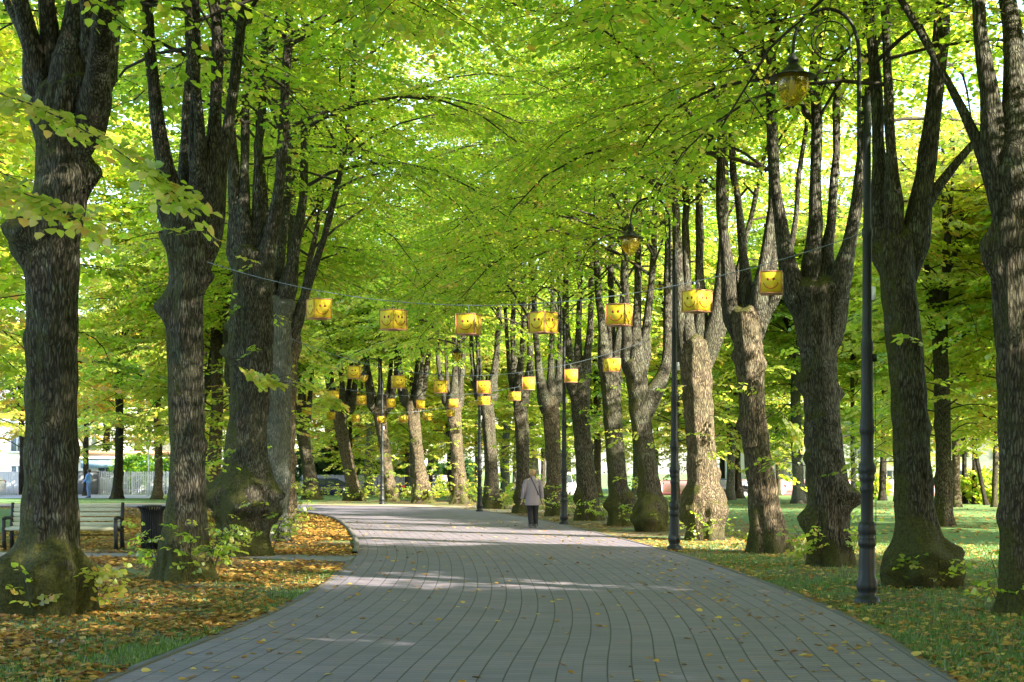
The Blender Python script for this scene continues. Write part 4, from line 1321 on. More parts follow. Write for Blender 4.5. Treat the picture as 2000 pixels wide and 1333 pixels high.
def smiling_box():
    root = empty('smiley_box', (0, 0, 0), 'x', 'smiley box', 'yellow smiley boxes hung on wires across the path')
    h = S / 2
    MB().box([0, 0, 0], [S - .012, S - .012, S - .012]).build('body', M['box_yellow'], root)
    fr = MB()
    e = 0.0075
    for a in (-1, 1):
        for b in (-1, 1):
            fr.box([a * (h - e / 2), b * (h - e / 2), 0], [e, e, S])
            fr.box([0, a * (h - e / 2), b * (h - e / 2)], [S - 2 * e, e, e])
            fr.box([a * (h - e / 2), 0, b * (h - e / 2)], [e, S - 2 * e, e])
    fr.build('edge_frame', M['box_edge'], root)
    MB().box([0, 0, -h + .002], [S - .02, S - .02, .006]).build('base_plate', M['box_edge'], root)
    for kq in range(4):
        m = MB()
        y0 = -h + .0045
        for sx_ in (-1, 1):
            a = np.arange(14) * 6.2832 / 14
            ex, ez = sx_ * .036, .036
            vv = np.stack([ex + .016 * np.cos(a), np.full(14, y0), ez + .018 * np.sin(a)], -1)
            v2 = vv.copy()
            v2[:, 1] = y0 + .004
            m.add(np.concatenate([vv, v2]), [tuple(range(14)), tuple(range(27, 13, -1))] + [(j, j + 14, (j + 1) % 14 + 14, (j + 1) % 14) for j in range(14)])
        a = np.linspace(math.pi * 1.06, math.pi * 1.94, 22)
        m.tube(np.stack([.088 * np.cos(a), np.full(22, y0 + .002), -.002 + .078 * np.sin(a)], -1), 0.0060, 6)
        for sx_ in (-1, 1):
            m.tube([[sx_ * .094, y0 + .002, -.022], [sx_ * .088, y0 + .002, -.012], [sx_ * .080, y0 + .002, -.009]], .004, 5)
        # thin red line printed just inside the edge
        for b in (-1, 1):
            m.box([0, y0 + .001, b * (h - .0125)], [S - .022, .003, .004])
            m.box([b * (h - .0125), y0 + .001, 0], [.004, .003, S - .030])
        f = m.build('smiling_face', M['box_red'], root)
        f.rotation_euler.z = kq * math.pi / 2
    MB().tube([[0, 0, h - .01], [0, 0, h + .12]], .0035, 5).build('hanger', M['wire'], root)
    return root


def wire_between(A, B, sag, label):
    t = np.linspace(0, 1, 60)
    p = A[None] * (1 - t)[:, None] + B[None] * t[:, None]
    p[:, 2] -= sag * 4 * t * (1 - t)
    o = MB().tube(p, 0.0055, 6).build('festoon_wire', M['wire'])
    tag(o, label, 'wire', 'wires strung across the path')
    return p


ORD = ['first', 'second', 'third', 'fourth', 'fifth', 'sixth', 'seventh']
ROWS = [
    (P(405, 512, 22.2), np.array([4.24, 18.6, 4.49]), [(623, 599), (768, 624), (915, 632), (1061, 631), (1209, 618), (1361, 592), (1507, 556)], [22, 46, -19, -41, -19, -43, -4], 1.0,
     'wire from the slim mossy lime to the ornate lamp post with the widest glass', 'on the lowest-sagging near wire',
     ['showing a sliver of its far face, beside the cluster of trunks', 'turned corner-on, over the path edge', 'facing the path with a thin second face', 'turned corner-on over the middle of the path', 'with a thin second face, before dark trunks', 'turned corner-on in front of the sunlit lime', 'facing straight out in front of the buttressed lime']),
    (np.array([-5.3, 35.0, 4.75]), np.array([3.27, 31.4, 4.49]), [(692, 744), (778, 757), (861, 759), (945, 757), (1032, 751), (1115, 735), (1195, 717)], [-5, 12, -8, -5, 3, 4, 28], 0.0,
     'wire from the half hidden lime to the sunlit second lamp post', 'on the second wire', None),
    (np.array([-7.3, 48.5, 4.7]), np.array([1.55, 46.6, 4.5]), [(650, 779), (706, 788), (764, 791), (822, 790), (885, 787), (945, 780), (1005, 771)], [44, 10, 4, -3, 12, 44, 43], 0.0,
     'wire from the inner bend to the third lamp post', 'on the third wire', None),
    (np.array([-9.4, 58.0, 4.6]), np.array([-1.3, 61.5, 4.5]), [(599, 806), (647, 816), (694, 818), (745, 820), (788, 817), (835, 811), (880, 801)], [-30, -8, -6, -12, -35, -40, -15], 0.0,
     'wire from the inner bend to the fourth lamp post', 'on the fourth and farthest wire', None)]
box0 = smiling_box()
first = True
for ri, (A, B, pts, yaws, _s, wl, wn, desc) in enumerate(ROWS):
    # boxes hang from the wire: solve the wire's sag from the middle box
    def at(px):
        # where the photo column px meets the vertical plane through A and B
        kx = (px - 1000) / FPX
        t = (kx * A[1] - A[0]) / ((B[0] - A[0]) - kx * (B[1] - A[1]))
        return t, A + (B - A) * t
    tm, pm = at(pts[3][0])
    zm = CAMH + (HZ - pts[3][1]) / FPX * pm[1] + S / 2 + .12
    sag = (pm[2] - zm) / (4 * tm * (1 - tm))
    wire_between(A, B, sag, wl)
    for i, ((px, py), yw) in enumerate(zip(pts, yaws)):
        t, p = at(px)
        p = p.copy()
        p[2] = p[2] - sag * 4 * t * (1 - t) - S / 2 - .12
        if first:
            r_ = box0
            first = False
        else:
            r_ = box0.copy()
            COL.objects.link(r_)
            for ch in list(box0.children):
                c_ = ch.copy()
                COL.objects.link(c_)
                c_.parent = r_
        r_.location = Vector([float(q) for q in p])
        r_.rotation_euler.z = R(yw + math.degrees(-math.atan((px - 1000) / FPX)))
        if desc:
            r_['label'] = 'large yellow smiley box ' + desc[i]
        else:
            r_['label'] = '%s yellow smiley box %s, counted from the bench side' % ({1: 'middle-sized', 2: 'small shaded', 3: 'smallest'}[ri] + ' ' + ORD[i], wn)

# ------------------------------------------------------------------ bench, litter bin


def park_bench(x, y, rz, label, L=2.36, name='park_bench'):
    root = empty(name, (x, y, gz(x, y)), label, 'bench', None, rz)
    # front towards -y
    for i, (z, yy, tilt) in enumerate([(.52, .245, 0), (.62, .262, 0), (.72, .282, 0), (.815, .305, 0), (.895, .325, 0)]):
        o = MB().box([0, yy, z], [L - .10, .028, .078 if i < 3 else .074]).build('back_slat', M['bench'], root)
        bevel(o, .006)
    for i, yy in enumerate((-.20, -.095, .01, .115, .21)):
        o = MB().box([0, yy, .445 + .004 * i], [L - .10, .09, .03]).build('seat_slat', M['bench'], root)
        bevel(o, .006)
    o = MB().tube([[-L / 2 + .06, -.238, .435], [L / 2 - .06, -.238, .435]], .034, 12).build('seat_front', M['bench'], root, True)
    for s in (-1, 1):
        m = MB()
        xx = s * (L / 2 - .04)
        # flat cast side frame
        m.tube([[xx, .30, 0], [xx, .27, .25], [xx, .255, .45], [xx, .29, .70], [xx, .34, .96]], [.050, .045, .050, .042, .036], 8, squash=None)
        m.tube([[xx, -.20, 0], [xx, -.215, .22], [xx, -.24, .44], [xx, -.235, .62]], [.046, .040, .046, .036], 8)
        m.tube([[xx, -.25, .635], [xx, -.10, .66], [xx, .10, .655], [xx, .28, .64]], [.040, .036, .034, .03], 8)
        m.tube([[xx, -.23, .41], [xx, .26, .41]], .036, 8)
        m.build('side_frame', M['black'], root, True)
        for yy in (-.20, .30):
            MB().box([xx, yy, .012], [.11, .13, .024]).build('foot', M['black'], root)
    MB().tube([[-L / 2 + .05, .05, .30], [L / 2 - .05, .05, .30]], .012, 8).build('stretcher', M['black'], root)
    return root


park_bench(-9.22, 31.55, 0.0, 'beige slatted park bench with black cast frame beside the side path')


def litter_bin(x, y, label):
    root = empty('litter_bin', (x, y, 0), label, 'litter bin')
    n = 30
    m = MB()
    for i in range(n):
        a = i * 6.2832 / n
        c, s_ = math.cos(a), math.sin(a)
        prof = [(.205, .04), (.205, .35), (.205, .70), (.212, .78), (.235, .84), (.285, .885), (.30, .89)]
        pts = [[r * c, r * s_, z] for r, z in prof]
        m.tube(pts, .0155, 4)
    m.build('slat_cage', M['black'], root)
    for z in (.05, .40, .80):
        a = np.linspace(0, 6.2832, 33)
        MB().tube(np.stack([.19 * np.cos(a), .19 * np.sin(a), np.full(33, z)], -1), .014, 6).build('hoop', M['black'], root, True)
    MB().lathe([(0, .03), (.178, .03), (.178, .82), (.165, .82), (.165, .10), (0, .10)], 28, caps=False).build('liner', M['black'], root, True)
    MB().lathe([(0, 0), (.20, 0), (.21, .03), (0, .035)], 28, caps=False).build('base', M['black'], root, True)
    lid = MB().lathe([(.20, .885), (.215, .90), (.20, .915), (.12, .925), (.12, .905), (.20, .885)], 28, caps=False)
    lid.tube([[-.2, 0, .90], [.2, 0, .90]], .012, 6)
    lid.build('lid', M['black'], root, True)
    return root


litter_bin(-7.36, 31.4, 'black slatted litter bin with flared rim beside the slim mossy lime')

# ------------------------------------------------------------------ people
M['skin'] = flat_mat('skin', (0.50, 0.32, 0.24), 0.55, var=0.08)
M['hair'] = flat_mat('light_brown_hair', (0.30, 0.20, 0.10), 0.7, var=0.4, vscale=60, bump=0.5)
M['hair_dark'] = flat_mat('dark_hair', (0.05, 0.035, 0.025), 0.7, var=0.3, vscale=60)
M['coat'] = flat_mat('grey_mauve_coat', (0.175, 0.158, 0.190), 0.9, var=0.12, vscale=9, bump=0.3)
M['trouser'] = flat_mat('black_trouser', (0.006, 0.007, 0.011), 0.9, var=0.3, vscale=8)
M['shoe'] = flat_mat('black_shoe', (0.015, 0.015, 0.017), 0.4)
M['strap'] = flat_mat('navy_strap', (0.012, 0.016, 0.035), 0.6)
M['denim'] = flat_mat('blue_denim', (0.10, 0.17, 0.36), 0.85, var=0.2, vscale=8)
M['blue'] = flat_mat('blue_jacket', (0.13, 0.27, 0.58), 0.8, var=0.15, vscale=8)


def skinned(name, chains, m, parent, levels=2):
    """chains: lists of (x, y, z, r); a chain that starts on an existing point is joined to it"""
    vs, rs, ed, idx, roots = [], [], [], {}, []
    for ch in chains:
        prev = None
        for (x, y, z, r) in ch:
            key = (round(x, 4), round(y, 4), round(z, 4))
            new = key not in idx
            if new:
                idx[key] = len(vs)
                vs.append((x, y, z))
                rs.append(r)
            if prev is None and new:
                roots.append(idx[key])
            if prev is not None:
                ed.append((prev, idx[key]))
            prev = idx[key]
    me = bpy.data.meshes.new(name)
    me.from_pydata(vs, ed, [])
    me.materials.append(m)
    o = bpy.data.objects.new(name, me)
    COL.objects.link(o)
    o.parent = parent
    sk = o.modifiers.new('skin', 'SKIN')
    sk.use_smooth_shade = True
    for i, sv in enumerate(me.skin_vertices[0].data):
        sv.radius = (rs[i], rs[i])
        sv.use_root = i in roots
    sb = o.modifiers.new('smooth', 'SUBSURF')
    sb.levels = levels
    sb.render_levels = levels
    return o


def loft(rings, n=28, caps=True):
    """rings of (cx, cy, z, rx, ry)"""
    a = np.arange(n) * 6.2832 / n
    v = np.concatenate([np.stack([c0 + rx * np.cos(a), c1 + ry * np.sin(a), np.full(n, z)], -1) for (c0, c1, z, rx, ry) in rings])
    f = [tuple(q) for q in grid_faces(len(rings), n)]
    if caps:
        f += [tuple(range(n))[::-1], tuple(range((len(rings) - 1) * n, len(rings) * n))]
    return v, f


def hand(p, d, side, s=1.0):
    """finger chains for a relaxed hand hanging at p along d; side: +1 or -1 for the thumb side"""
    p = np.array(p)
    d = np.array(d, float)
    d /= np.linalg.norm(d)
    lat = np.array([0, 1.0, 0])
    inn = np.cross(d, lat) * side
    out = [[tuple(p) + (.021 * s,), tuple(p + d * .045 * s) + (.027 * s,), tuple(p + d * .085 * s) + (.025 * s,)]]
    for i, (l_, o_) in enumerate([(.068, .030), (.078, .011), (.072, -.009), (.056, -.028)]):
        b = p + d * .075 * s + lat * o_ * s
        out.append([tuple(b) + (.0095 * s,), tuple(b + d * l_ * .5 * s + inn * .008 * s) + (.0088 * s,), tuple(b + d * l_ * .82 * s + inn * .024 * s) + (.0078 * s,), tuple(b + d * l_ * s + inn * .040 * s) + (.0065 * s,)])
    b = p + d * .03 * s + lat * .022 * s
    out.append([tuple(b) + (.012 * s,), tuple(b + d * .03 * s + lat * .024 * s + inn * .012 * s) + (.010 * s,), tuple(b + d * .058 * s + lat * .030 * s + inn * .024 * s) + (.0085 * s,)])
    return out


def head_mesh(root, c, s, skin, hair, turn=0.0, long_hair=False):
    cx_, cy_, cz = c
    pass


def person(x, y, rz, label, pose, top, bottom, hairm, height=1.66, coat=True, z0=0.0):
    """the figure faces +y before rz"""
    root = empty('person', (x, y, z0), label, 'person', None, rz)
    k_ = height / 1.66
    root.scale = (k_, k_, k_)
    la, ra = pose['arms']          # elbow and wrist of each arm
    ll, rl = pose['legs']          # knee and ankle of each leg
    lean = pose.get('lean', 0.0)
    hx, hy = 0.0, lean
    ch = [[(0, 0, .90, .125), (0, lean * .3, 1.05, .115), (0, lean * .65, 1.22, .125), (0, lean * .9, 1.34, .10), (0, lean * 1.02, 1.415, .050), (hx, lean * 1.15, 1.47, .052)],
          [(hx, lean * 1.15, 1.47, .052), (hx, lean * 1.25 + .01, 1.55, .082), (hx, lean * 1.28 - .01, 1.61, .060)],
          [(hx, lean * 1.25 + .01, 1.55, .082), (hx, lean * 1.25 + .085, 1.52, .022)]]
    for s_, (el, wr) in ((-1, la), (1, ra)):
        sh = (s_ * .17, lean * .92, 1.335, .058)
        ch.append([(0, lean * .9, 1.34, .10), sh, (*el, .040), (*wr, .027)])
        dv = np.array(wr) - np.array(el)
        ch += hand(np.array(wr) + dv / np.linalg.norm(dv) * .03, dv, s_)
    for s_, (kn, an) in ((-1, ll), (1, rl)):
        ch.append([(0, 0, .90, .125), (s_ * .09, 0, .82, .085), (*kn, .055), (*an, .038), (an[0], an[1] + .02, .055, .036), (an[0], an[1] + .13, .035, .028)])
    skinned('body', ch, M['skin'], root)
    # hair: a cap of short waves with its own outline
    g2 = np.random.default_rng(3)
    a = np.linspace(0, 6.2832, 25)[:-1]
    rr = []
    for t in np.linspace(0.06, 1, 9):
        ph = t * math.pi * .62
        rr.append((hx, lean * 1.25 - .012, 1.565 + .108 * math.cos(ph), .102 * math.sin(ph) + .004, .112 * math.sin(ph) + .004))
    if pose.get('hair', 'short') == 'short':
        rr.append((hx, lean * 1.25 - .03, 1.475, .062, .060))
    v, f = loft(rr, 24)
    v += 0.006 * np.sin(v[:, [2]] * 90 + v[:, [0]] * 70) * np.array([[1, 1, .3]])
    build_mesh('hair', v, [np.array([q for q in f if len(q) == 4]), np.array([q for q in f if len(q) == 24])], hairm, root, True)
    # upper garment
    hem = .645 if coat else .86
    wv = .215 if coat else .165
    rings = [(0.0, -.01, hem, wv, .155), (0, -.01, hem + .012, wv + .004, .16), (0, 0, .80 if coat else .92, wv - .006, .15), (0, lean * .2, 1.0, .186 if coat else .155, .135), (0, lean * .5, 1.15, .188 if coat else .165, .135), (0, lean * .75, 1.27, .205 if coat else .19, .125),
             (0, lean * .9, 1.345, .19, .108), (0, lean * .97, 1.395, .115, .085), (0, lean * 1.03, 1.425, .072, .068), (0, lean * 1.06, 1.455, .066, .064), (0, lean * 1.06, 1.458, .05, .05)]
    v, f = loft(rings, 32)
    th_ = np.arctan2(v[:, 1], v[:, 0])
    fold = .008 * np.sin(7 * th_ + v[:, 2] * 3) * np.clip((1.15 - v[:, 2]) / .5, 0, 1)
    v[:, 0] += fold * np.cos(th_)
    v[:, 1] += fold * np.sin(th_)
    jk = build_mesh('coat' if coat else 'jacket', v, [np.array([q for q in f if len(q) == 4]), np.array([q for q in f if len(q) == 32])], top, root, True)
    for s_, (el, wr) in ((-1, la), (1, ra)):
        sh = np.array([s_ * .158, lean * .9, 1.335])
        el, wr = np.array(el, float), np.array(wr, float)
        pts = catmull([sh + np.array([-s_ * .04, 0, .012]), sh + np.array([s_ * .022, 0, -.03]), (sh + el) / 2 + np.array([s_ * .018, 0, 0]), el, (el + wr) / 2, wr], 4)
        n = len(pts)
        MB().tube(pts, np.interp(np.linspace(0, 1, n), [0, .2, .5, .62, 1], [.060, .078, .068, .064, .055]) * (1 + .04 * np.sin(np.arange(n) * 1.7)), 14).build('sleeve', top, jk, True)
    # trousers and shoes
    tr = MB()
    tr.add(*loft([(0, 0, .78, .165, .115), (0, 0, .86, .170, .12), (0, 0, .95, .155, .115)], 24))
    for s_, (kn, an) in ((-1, ll), (1, rl)):
        pts = catmull([(s_ * .085, 0, .90), (s_ * .088, 0, .76), tuple(kn), ((kn[0] + an[0]) / 2, (kn[1] + an[1]) / 2 - .01, (kn[2] + an[2]) / 2), (an[0], an[1], an[2] + .015), (an[0], an[1] + .01, an[2] - .035)], 4)
        n = len(pts)
        tr.tube(pts, np.interp(np.linspace(0, 1, n), [0, .2, .45, .8, 1], [.09, .094, .074, .064, .068]) * (1 + .03 * np.sin(np.arange(n) * 2.1)), 16)
    tr.build('trousers', bottom, root, True)
    for s_, (kn, an) in ((-1, ll), (1, rl)):
        zf = max(0.0, an[2] - .10)
        v, f = loft([(0, 0.03, 0.0, .045, .135), (0, .035, .025, .050, .142), (0, .03, .055, .047, .125), (0, -.02, .09, .043, .075), (0, -.035, .115, .042, .055)], 20)
        v = v + np.array([an[0], an[1], zf])
        build_mesh('shoe', v, [np.array([q for q in f if len(q) == 4]), np.array([q for q in f if len(q) == 20])], M['shoe'], root, True)
    return root


pw = person(0.585, 43.6, 0.0, 'person in a grey coat and black trousers walking away along the path', dict(
    arms=((( -.245, -.02, 1.06), (-.285, .05, .83)), ((.250, .0, 1.07), (.265, .04, .85))),
    legs=(((-.075, .05, .48), (-.05, -.09, .11)), ((.085, .06, .48), (.085, .10, .105))), lean=0.045), M['coat'], M['trouser'], M['hair'], 1.67)
# the shoulder strap of the walker runs from one side of the neck down across the back
t = np.linspace(0, 1, 26)
zz = 1.425 - t * .55
xx = -.045 + t * .255
yb = np.interp(zz, [.8, 1.0, 1.15, 1.27, 1.345, 1.395, 1.425], [-.155, -.130, -.118, -.095, -.072, -.048, -.03])
hw = np.interp(zz, [.8, 1.0, 1.15, 1.27, 1.345, 1.395, 1.425], [.21, .188, .19, .207, .19, .118, .08])
yb = -np.abs(np.interp(zz, [.8, 1.0, 1.15, 1.27, 1.345, 1.395, 1.425], [.155, .128, .115, .09, .07, .044, .028])) * np.sqrt(np.clip(1 - (xx / hw) ** 2, 0.0, 1)) - .014
sv = np.concatenate([np.stack([xx - .008, yb, zz - .014], -1), np.stack([xx + .008, yb, zz + .014], -1), np.stack([xx + .008, yb + .012, zz + .014], -1), np.stack([xx - .008, yb + .012, zz - .014], -1)])
n = len(t)
sf = []
for i in range(n - 1):
    for a_, b_ in ((0, 1), (1, 2), (2, 3), (3, 0)):
        sf.append((a_ * n + i, a_ * n + i + 1, b_ * n + i + 1, b_ * n + i))
build_mesh('shoulder_strap', sv, np.array(sf), M['strap'], pw, True)

person(-26.0, 94.4, R(75), 'person in light blue jacket and jeans standing in front of the white fence', dict(
    arms=(((-.22, .05, 1.08), (-.20, .20, .95)), ((.21, .10, 1.10), (.14, .30, 1.02))),
    legs=(((-.085, .02, .48), (-.09, -.02, .105)), ((.085, .03, .48), (.09, .03, .105)))), M['blue'], M['denim'], M['hair_dark'], 1.76, coat=False)
person(-5.75, 112.2, R(-70), 'person in a dark blue top leaning over a parked car bonnet', dict(
    arms=(((-.22, .22, 1.05), (-.18, .38, .95)), ((.22, .22, 1.05), (.18, .40, .95))),
    legs=(((-.085, .02, .48), (-.09, -.02, .105)), ((.085, .03, .48), (.09, .03, .105))), lean=.16), M['denim'], M['denim'], M['hair_dark'], 1.72, coat=False, z0=-.372)

# ------------------------------------------------------------------ parked cars
M['paint_black'] = flat_mat('black_car_paint', (0.012, 0.012, 0.014), 0.18, 0.0, 0.02)
M['paint_blue'] = flat_mat('dark_blue_car_paint', (0.012, 0.022, 0.06), 0.2, 0.0, 0.02)
M['paint_white'] = flat_mat('white_car_paint', (0.70, 0.72, 0.75), 0.25, 0.0, 0.02)
M['plate'] = flat_mat('plate_white', (0.65, 0.66, 0.66), 0.5)


def car(x, y, rz, label, paint, L=4.5, H=1.48, W=1.8, kind='estate', name='parked_car', z0=None):
    root = empty(name, (x, y, (gz(x, y) + .004) if z0 is None else z0), label, 'car' if kind != 'van' else 'van', 'cars parked along the street behind the park', rz)
    # stations along x: (x/L, bottom, belt, roof, half width)
    if kind == 'estate':
        st = [(-.50, .42, .80, .80, .78), (-.485, .30, .98, .99, .86), (-.46, .24, 1.00, 1.20, .89), (-.40, .22, 1.00, 1.43, .90), (-.25, .20, .99, 1.47, .90), (0.0, .20, .97, 1.48, .90), (.10, .20, .96, 1.44, .90), (.20, .20, .95, 1.22, .90), (.27, .20, .94, .98, .89), (.40, .22, .86, .87, .87), (.46, .24, .76, .77, .82), (.50, .34, .60, .60, .70)]
    elif kind == 'van':
        st = [(-.50, .45, 1.05, 1.75, .82), (-.49, .30, 1.10, 1.90, .90), (-.40, .24, 1.10, 1.96, .92), (0.0, .22, 1.10, 1.98, .92), (.20, .22, 1.10, 1.92, .92), (.30, .22, 1.08, 1.50, .91), (.37, .22, 1.04, 1.10, .90), (.46, .26, .92, .94, .85), (.50, .36, .70, .70, .74)]
    else:
        st = [(-.50, .42, .72, .72, .74), (-.47, .28, .94, .95, .84), (-.38, .22, .97, 1.00, .88), (-.30, .20, .97, 1.20, .89), (-.18, .20, .96, 1.40, .89), (0.0, .20, .95, 1.42, .89), (.10, .20, .94, 1.38, .89), (.22, .20, .93, 1.08, .89), (.27, .20, .92, .95, .88), (.40, .22, .85, .86, .86), (.46, .24, .74, .75, .81), (.50, .34, .58, .58, .70)]
    sc = H / max(s_[3] for s_ in st)
    ws = W / 1.84
    n = 12
    V, secs = [], []
    for (fx, b, bl, rf, hw) in st:
        b, bl, rf, hw = b * sc, bl * sc, rf * sc, hw * ws
        up = max(0.0, (rf - bl) / .45)
        rw = hw * (1 - .20 * min(1, up))
        half = [(hw * .86, b), (hw * .98, b + (bl - b) * .3), (hw, b + (bl - b) * .62), (hw * .975, bl), (rw * 1.0, bl + (rf - bl) * .86 + .001), (rw * .72, rf + .002)]
        ring = half + [(-a_, z) for a_, z in half[::-1]]
        V += [(fx * L, yy, z) for yy, z in ring]
    V = np.array(V)
    f = [tuple(q[::-1]) for q in grid_faces(len(st), n)]
    f += [tuple(range(n)), tuple(range((len(st) - 1) * n, len(st) * n))[::-1]]
    body = build_mesh('body', V, [np.array([q for q in f if len(q) == 4]), np.array([q for q in f if len(q) == n])], paint, root, True)
    # glass: the band between belt and roof, and the two screens
    G = V.reshape(len(st), n, 3)
    cab = [i for i, s_ in enumerate(st) if s_[3] - s_[2] > .10]
    i0, i1 = cab[0], cab[-1]
    for sgn, (ia, ib) in ((1, (3, 4)), (-1, (8, 7))):
        lo = [i for i in cab]
        quads, vv = [], []
        for i in lo:
            a_, b_ = G[i, ia], G[i, ib]
            vv += [a_ + (b_ - a_) * .08 + np.array([0, sgn * .008, 0]), a_ + (b_ - a_) * .90 + np.array([0, sgn * .008, 0])]
        for j in range(len(lo) - 1):
            quads.append((2 * j, 2 * j + 2, 2 * j + 3, 2 * j + 1))
        build_mesh('side_window', vv, np.array(quads), M['glass_dark'], root)
        for fx in (-.13, .05):
            xx_ = fx * L
            zz_ = np.interp(fx, [s_[0] for s_ in st], [s_[2] for s_ in st]) * sc
            rr_ = np.interp(fx, [s_[0] for s_ in st], [s_[3] for s_ in st]) * sc
            hw_ = .90 * ws
            MB().tube([[xx_, sgn * (hw_ * .975 + .012), zz_], [xx_, sgn * (hw_ * .80 + .016), zz_ + (rr_ - zz_) * .86]], .022, 6).build('pillar', paint, root)
    for nm, ia, ib in (('rear_window', max(i0 - 1, 0), i0 + (1 if kind != 'van' else 0)), ('windscreen', i1 + 1, i1 - 1 if kind != 'van' else i1)):
        a_, b_ = G[ia], G[ib]
        dx = (-1 if nm == 'rear_window' else 1) * .012
        lo_l, lo_r = a_[3] * .5 + a_[4] * .5, a_[8] * .5 + a_[7] * .5
        hi_l, hi_r = b_[4], b_[7]
        vv = [lo_l * [1, .88, 1], lo_r * [1, .88, 1], hi_r * [1, .9, 1], hi_l * [1, .9, 1]]
        vv = [q + np.array([dx * 1.5, 0, .012]) for q in vv]
        build_mesh(nm, vv, np.array([[0, 1, 2, 3]]), M['glass_dark'], root)
    for sx_ in (-.30, .31):
        for sy in (-1, 1):
            wy = sy * (.90 * ws - .09)
            th = np.arange(24) * 6.2832 / 24
            r_w = .325
            def disc(rr, yy):
                return np.stack([sx_ * L + rr * np.cos(th), np.full(24, yy), r_w + rr * np.sin(th)], -1)
            prof = [(.05, -.09), (.30, -.10), (r_w, -.07), (r_w, .07), (.30, .10), (.22, .105)]
            vv = np.concatenate([disc(rr, wy + sy * o_) for rr, o_ in prof])
            ty = build_mesh('wheel', vv, grid_faces(len(prof), 24), M['tyre'], root, True)
            vv = np.concatenate([disc(rr, wy + sy * o_) for rr, o_ in [(.215, .107), (.20, .085), (.10, .095), (.03, .10)]])
            build_mesh('rim', vv, grid_faces(4, 24), M['rim'], ty, True)
    zb = np.interp(-.47, [s_[0] for s_ in st], [s_[2] for s_ in st]) * sc
    for sy in (-1, 1):
        bevel(MB().box([-.478 * L, sy * .74 * ws, zb - .10], [.16, .22, .26]).build('tail_light', M['red_lens'], root), .03)
        bevel(MB().box([.468 * L, sy * .62 * ws, .64 * sc], [.16, .30, .13]).build('headlight', M['clear_lens'], root), .03)
        bevel(MB().box([.19 * L, sy * (.90 * ws + .09), .99 * sc], [.10, .17, .12]).build('mirror', paint, root), .03)
        MB().tube([[-.16 * L, sy * (.90 * ws + .012), .84 * sc], [-.12 * L, sy * (.90 * ws + .012), .84 * sc]], .014, 6).build('door_handle', M['rim'], root)
    bevel(MB().box([-.50 * L - .008, 0, .70 * sc], [.02, .46, .11]).build('number_plate', M['plate'], root), .004)
    return root


car(-13.6, 114.2, R(28), 'dark estate car with red tail light parked in front of the grey fence', M['paint_blue'], kind='estate', H=1.52)
car(-6.1, 114.6, R(14), 'black hatchback parked near the person leaning over its bonnet', M['paint_black'], kind='saloon', H=1.46)
car(15.9, 115.2, R(8), 'black car parked beside the straight grey trunk by the pink wall', M['paint_black'], kind='saloon')
car(18.6, 117.6, R(182), 'pale car with red lights glimpsed past the dark trunk', M['paint_white'], kind='saloon')
car(3.95, 118.0, R(75), 'pale green-white van standing beyond the third lamp post', M['paint_white'], kind='van', H=1.95)
car(-35.6, 100.5, R(182), 'white car at the very edge of the picture beside the white fence', M['paint_white'], kind='estate', H=1.5)

# ------------------------------------------------------------------ fences, walls, houses
M['fence_grey'] = flat_mat('fence_grey', (0.23, 0.23, 0.235), 0.8, var=0.2, vscale=1.5)
M['fence_white'] = flat_mat('fence_white', (0.52, 0.56, 0.62), 0.7, var=0.1, vscale=1.0)
M['fence_dark'] = flat_mat('fence_dark_panel', (0.10, 0.115, 0.13), 0.8, var=0.2)


def slat_fence(A, B, h, label, m, pm, slat=.085, gap=.035, bay=2.4):
    A, B = np.array(A, float), np.array(B, float)
    L = np.linalg.norm(B - A)
    ang = math.atan2(B[1] - A[1], B[0] - A[0])
    root = empty('slat_fence', (A[0], A[1], gz(A[0], A[1]) if A[0] > -20 else 0), label, 'fence', None, ang)
    n = int(L / bay)
    for i in range(n):
        mb = MB()
        x0 = i * bay + .05
        x = x0
        while x < (i + 1) * bay - .08:
            mb.box([x + slat / 2, 0, h / 2 + .04], [slat, .022, h - .08])
            x += slat + gap
        mb.box([x0 + bay / 2 - .05, .03, h * .22], [bay - .1, .03, .06])
        mb.box([x0 + bay / 2 - .05, .03, h * .82], [bay - .1, .03, .06])
        mb.build('slat_panel', m, root)
    for i in range(n + 1):
        MB().box([i * bay, .02, h / 2 + .02], [.08, .08, h + .04]).build('post', pm, root)
    return root


slat_fence((-33.6, 106), (-21.4, 107.5), 1.62, 'white slatted fence on the pavement behind the bench lawn', M['fence_white'], M['fence_white'], .075, .045)
slat_fence((-46, 104.5), (-33.8, 106), 1.62, 'white boarded fence behind the white car', M['fence_white'], M['fence_white'], .14, .006)
slat_fence((-16.6, 121.6), (-2.4, 121.8), 1.72, 'grey vertical-slat fence behind the estate car at the bend', M['fence_grey'], M['fence_grey'], .08, .03)
gt = empty('fence_gate', (-29.6, 105.9, 0), 'dark panelled gate in the white slatted fence', 'gate', None, 0.12)
MB().box([0, 0, .82], [2.2, .05, 1.56]).build('gate_panel', M['fence_dark'], gt)
gm_ = MB()
for x in (-1.12, 1.12):
    gm_.box([x, -.01, .85], [.09, .09, 1.7])
gm_.box([0, -.01, 1.64], [2.15, .08, .07])
gm_.build('gate_frame', M['fence_grey'], gt)
cb = empty('utility_cabinet', (-27.9, 95.4, 0), 'grey metal cabinet next to the person in blue', 'cabinet')
bevel(MB().box([0, 0, .62], [.62, .4, 1.24]).build('cabinet_body', flat_mat('cabinet_grey', (.20, .24, .30), .5), cb), .02)
MB().box([0, 0, 1.265], [.68, .46, .05]).build('cabinet_lid', M['fence_grey'], cb)
MB().box([.12, -.205, .98], [.13, .012, .20]).build('notice', M['white'], cb)
sgp = empty('sign_post', (-25.9, 91.5, 0), 'thin grey post beside the person in blue', 'post')
